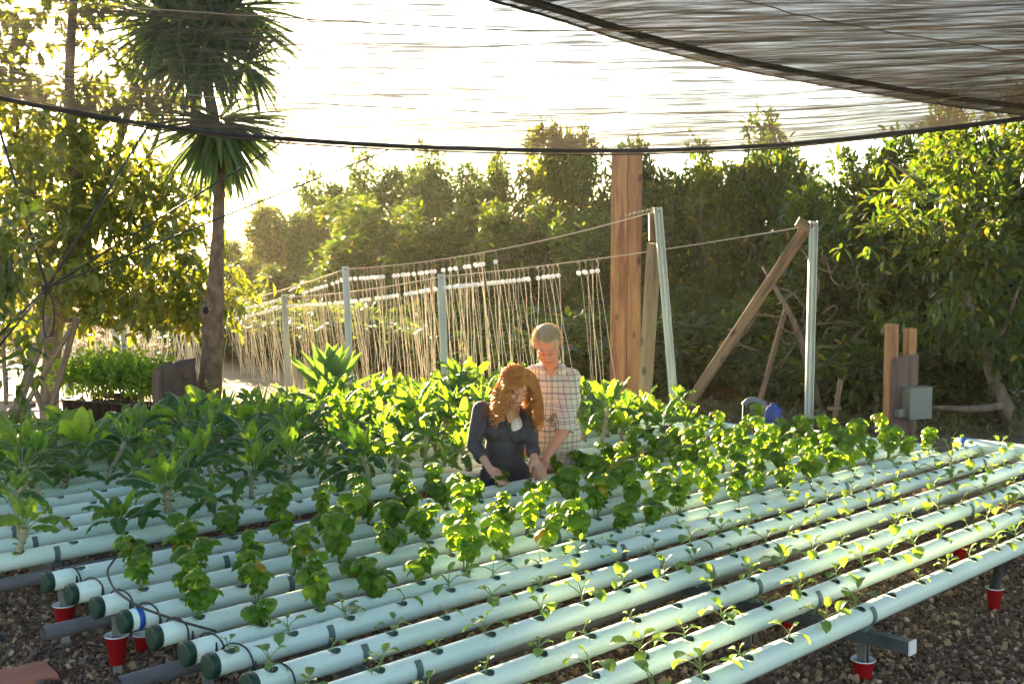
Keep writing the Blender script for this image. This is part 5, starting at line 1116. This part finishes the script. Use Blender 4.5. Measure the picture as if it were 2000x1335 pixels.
sb_, eb_, wb = at(1030, 808, 7.68), at(1038, 862, 7.60), at(1044, 898, 7.46); b.caps(sb_, eb_, .045, .038); b.caps(eb_, wb, .038, .024); add_hand(b, wb, at(1056, 915, 7.40)-wb, np.array([-.3, .3, -1.]), curl=.6, thumb=-1)
remesh(b.build('body', SKW, wom), .0058, 2); face_bits(HW_, wom, KW, DARKH, LIP)
b = LMB(o1); b.ell(at(986, 838, 7.70), (.158, .112, .12)); b.ell(at(968, 842, 7.63), (.07, .06, .065)); b.ell(at(1012, 848, 7.63), (.07, .06, .065)); b.ell(at(986, 872, 7.72), (.138, .118, .15)); b.ell(at(986, 895, 7.73), (.135, .118, .13)); b.ell(at(984, 925, 7.8), (.165, .13, .10))
b.caps(at(946, 800, 7.7), at(1028, 806, 7.7), .052, .052); b.caps(sa, ea, .062, .052); b.caps(ea, ea*.55+wa*.45, .052, .044); b.tube([ea*.62+wa*.38, ea*.42+wa*.58], [.055, .051], 16)
b.caps(sb_, eb_, .060, .050); b.caps(eb_, eb_*.4+wb*.6, .050, .042); b.tube([eb_*.55+wb*.45, eb_*.35+wb*.65], [.052, .048], 16)
for p_ in ([(952, 815, 7.60), (945, 840, 7.58), (930, 858, 7.55)], [(960, 870, 7.64), (985, 878, 7.62), (1010, 868, 7.64)], [(965, 880, 7.66), (970, 900, 7.68), (965, 920, 7.68)], [(1000, 880, 7.66), (1002, 900, 7.68), (1008, 918, 7.68)], [(935, 830, 7.6), (926, 850, 7.53), (938, 872, 7.5)], [(984, 800, 7.62), (990, 826, 7.585), (1004, 862, 7.575)], [(1030, 806, 7.63), (1026, 832, 7.585), (1010, 864, 7.575)], [(1006, 862, 7.58), (1005, 890, 7.61), (1004, 925, 7.66)]): folds(b, [at(*q) for q in p_], .011)
so = b.build('shirt', DENIM, wom); remesh(so, .0075, 3)
b = LMB(o1); b.ell(at(1008, 838, 7.668), (.066, .088, .10)); remesh(b.build('undershirt', TEE, wom), .006, 2)
b = LMB(o1); b.ell(at(985, 930, 7.8), (.17, .135, .11))
for hp, kx in ((hl, 955), (hr, 1018)):
    kn = np.array([gx(kx, 7.78), 7.72, .075]); b.caps(hp, kn, .098, .07); b.caps(kn, kn+[0, .34, -.02], .065, .045)
remesh(b.build('trousers', JEAN, wom), .01, 2)
hair(wom, HW_, None, KW, 3000, .30, HAIRW, 0, 72, width=.003, wave=.03)

# ------------------------------------------------------------------ air
hz_ = MB().box((-60, -4, -1.2), (60, 62, 8.5)).build('haze', [], smooth=False)
hm_ = bpy.data.materials.new('haze_air'); hm_.use_nodes = True; T_ = hm_.node_tree; T_.nodes.remove(T_.nodes['Principled BSDF'])
pv = T_.nodes.new('ShaderNodeVolumePrincipled'); pv.inputs['Color'].default_value = (1, .92, .76, 1); pv.inputs['Density'].default_value = .00045; pv.inputs['Anisotropy'].default_value = .6
T_.links.new(pv.outputs[0], T_.nodes['Material Output'].inputs['Volume']); hz_.data.materials.append(hm_); tag(hz_, 'pale sunlit haze in the air over the whole garden', 'haze', kind='stuff')
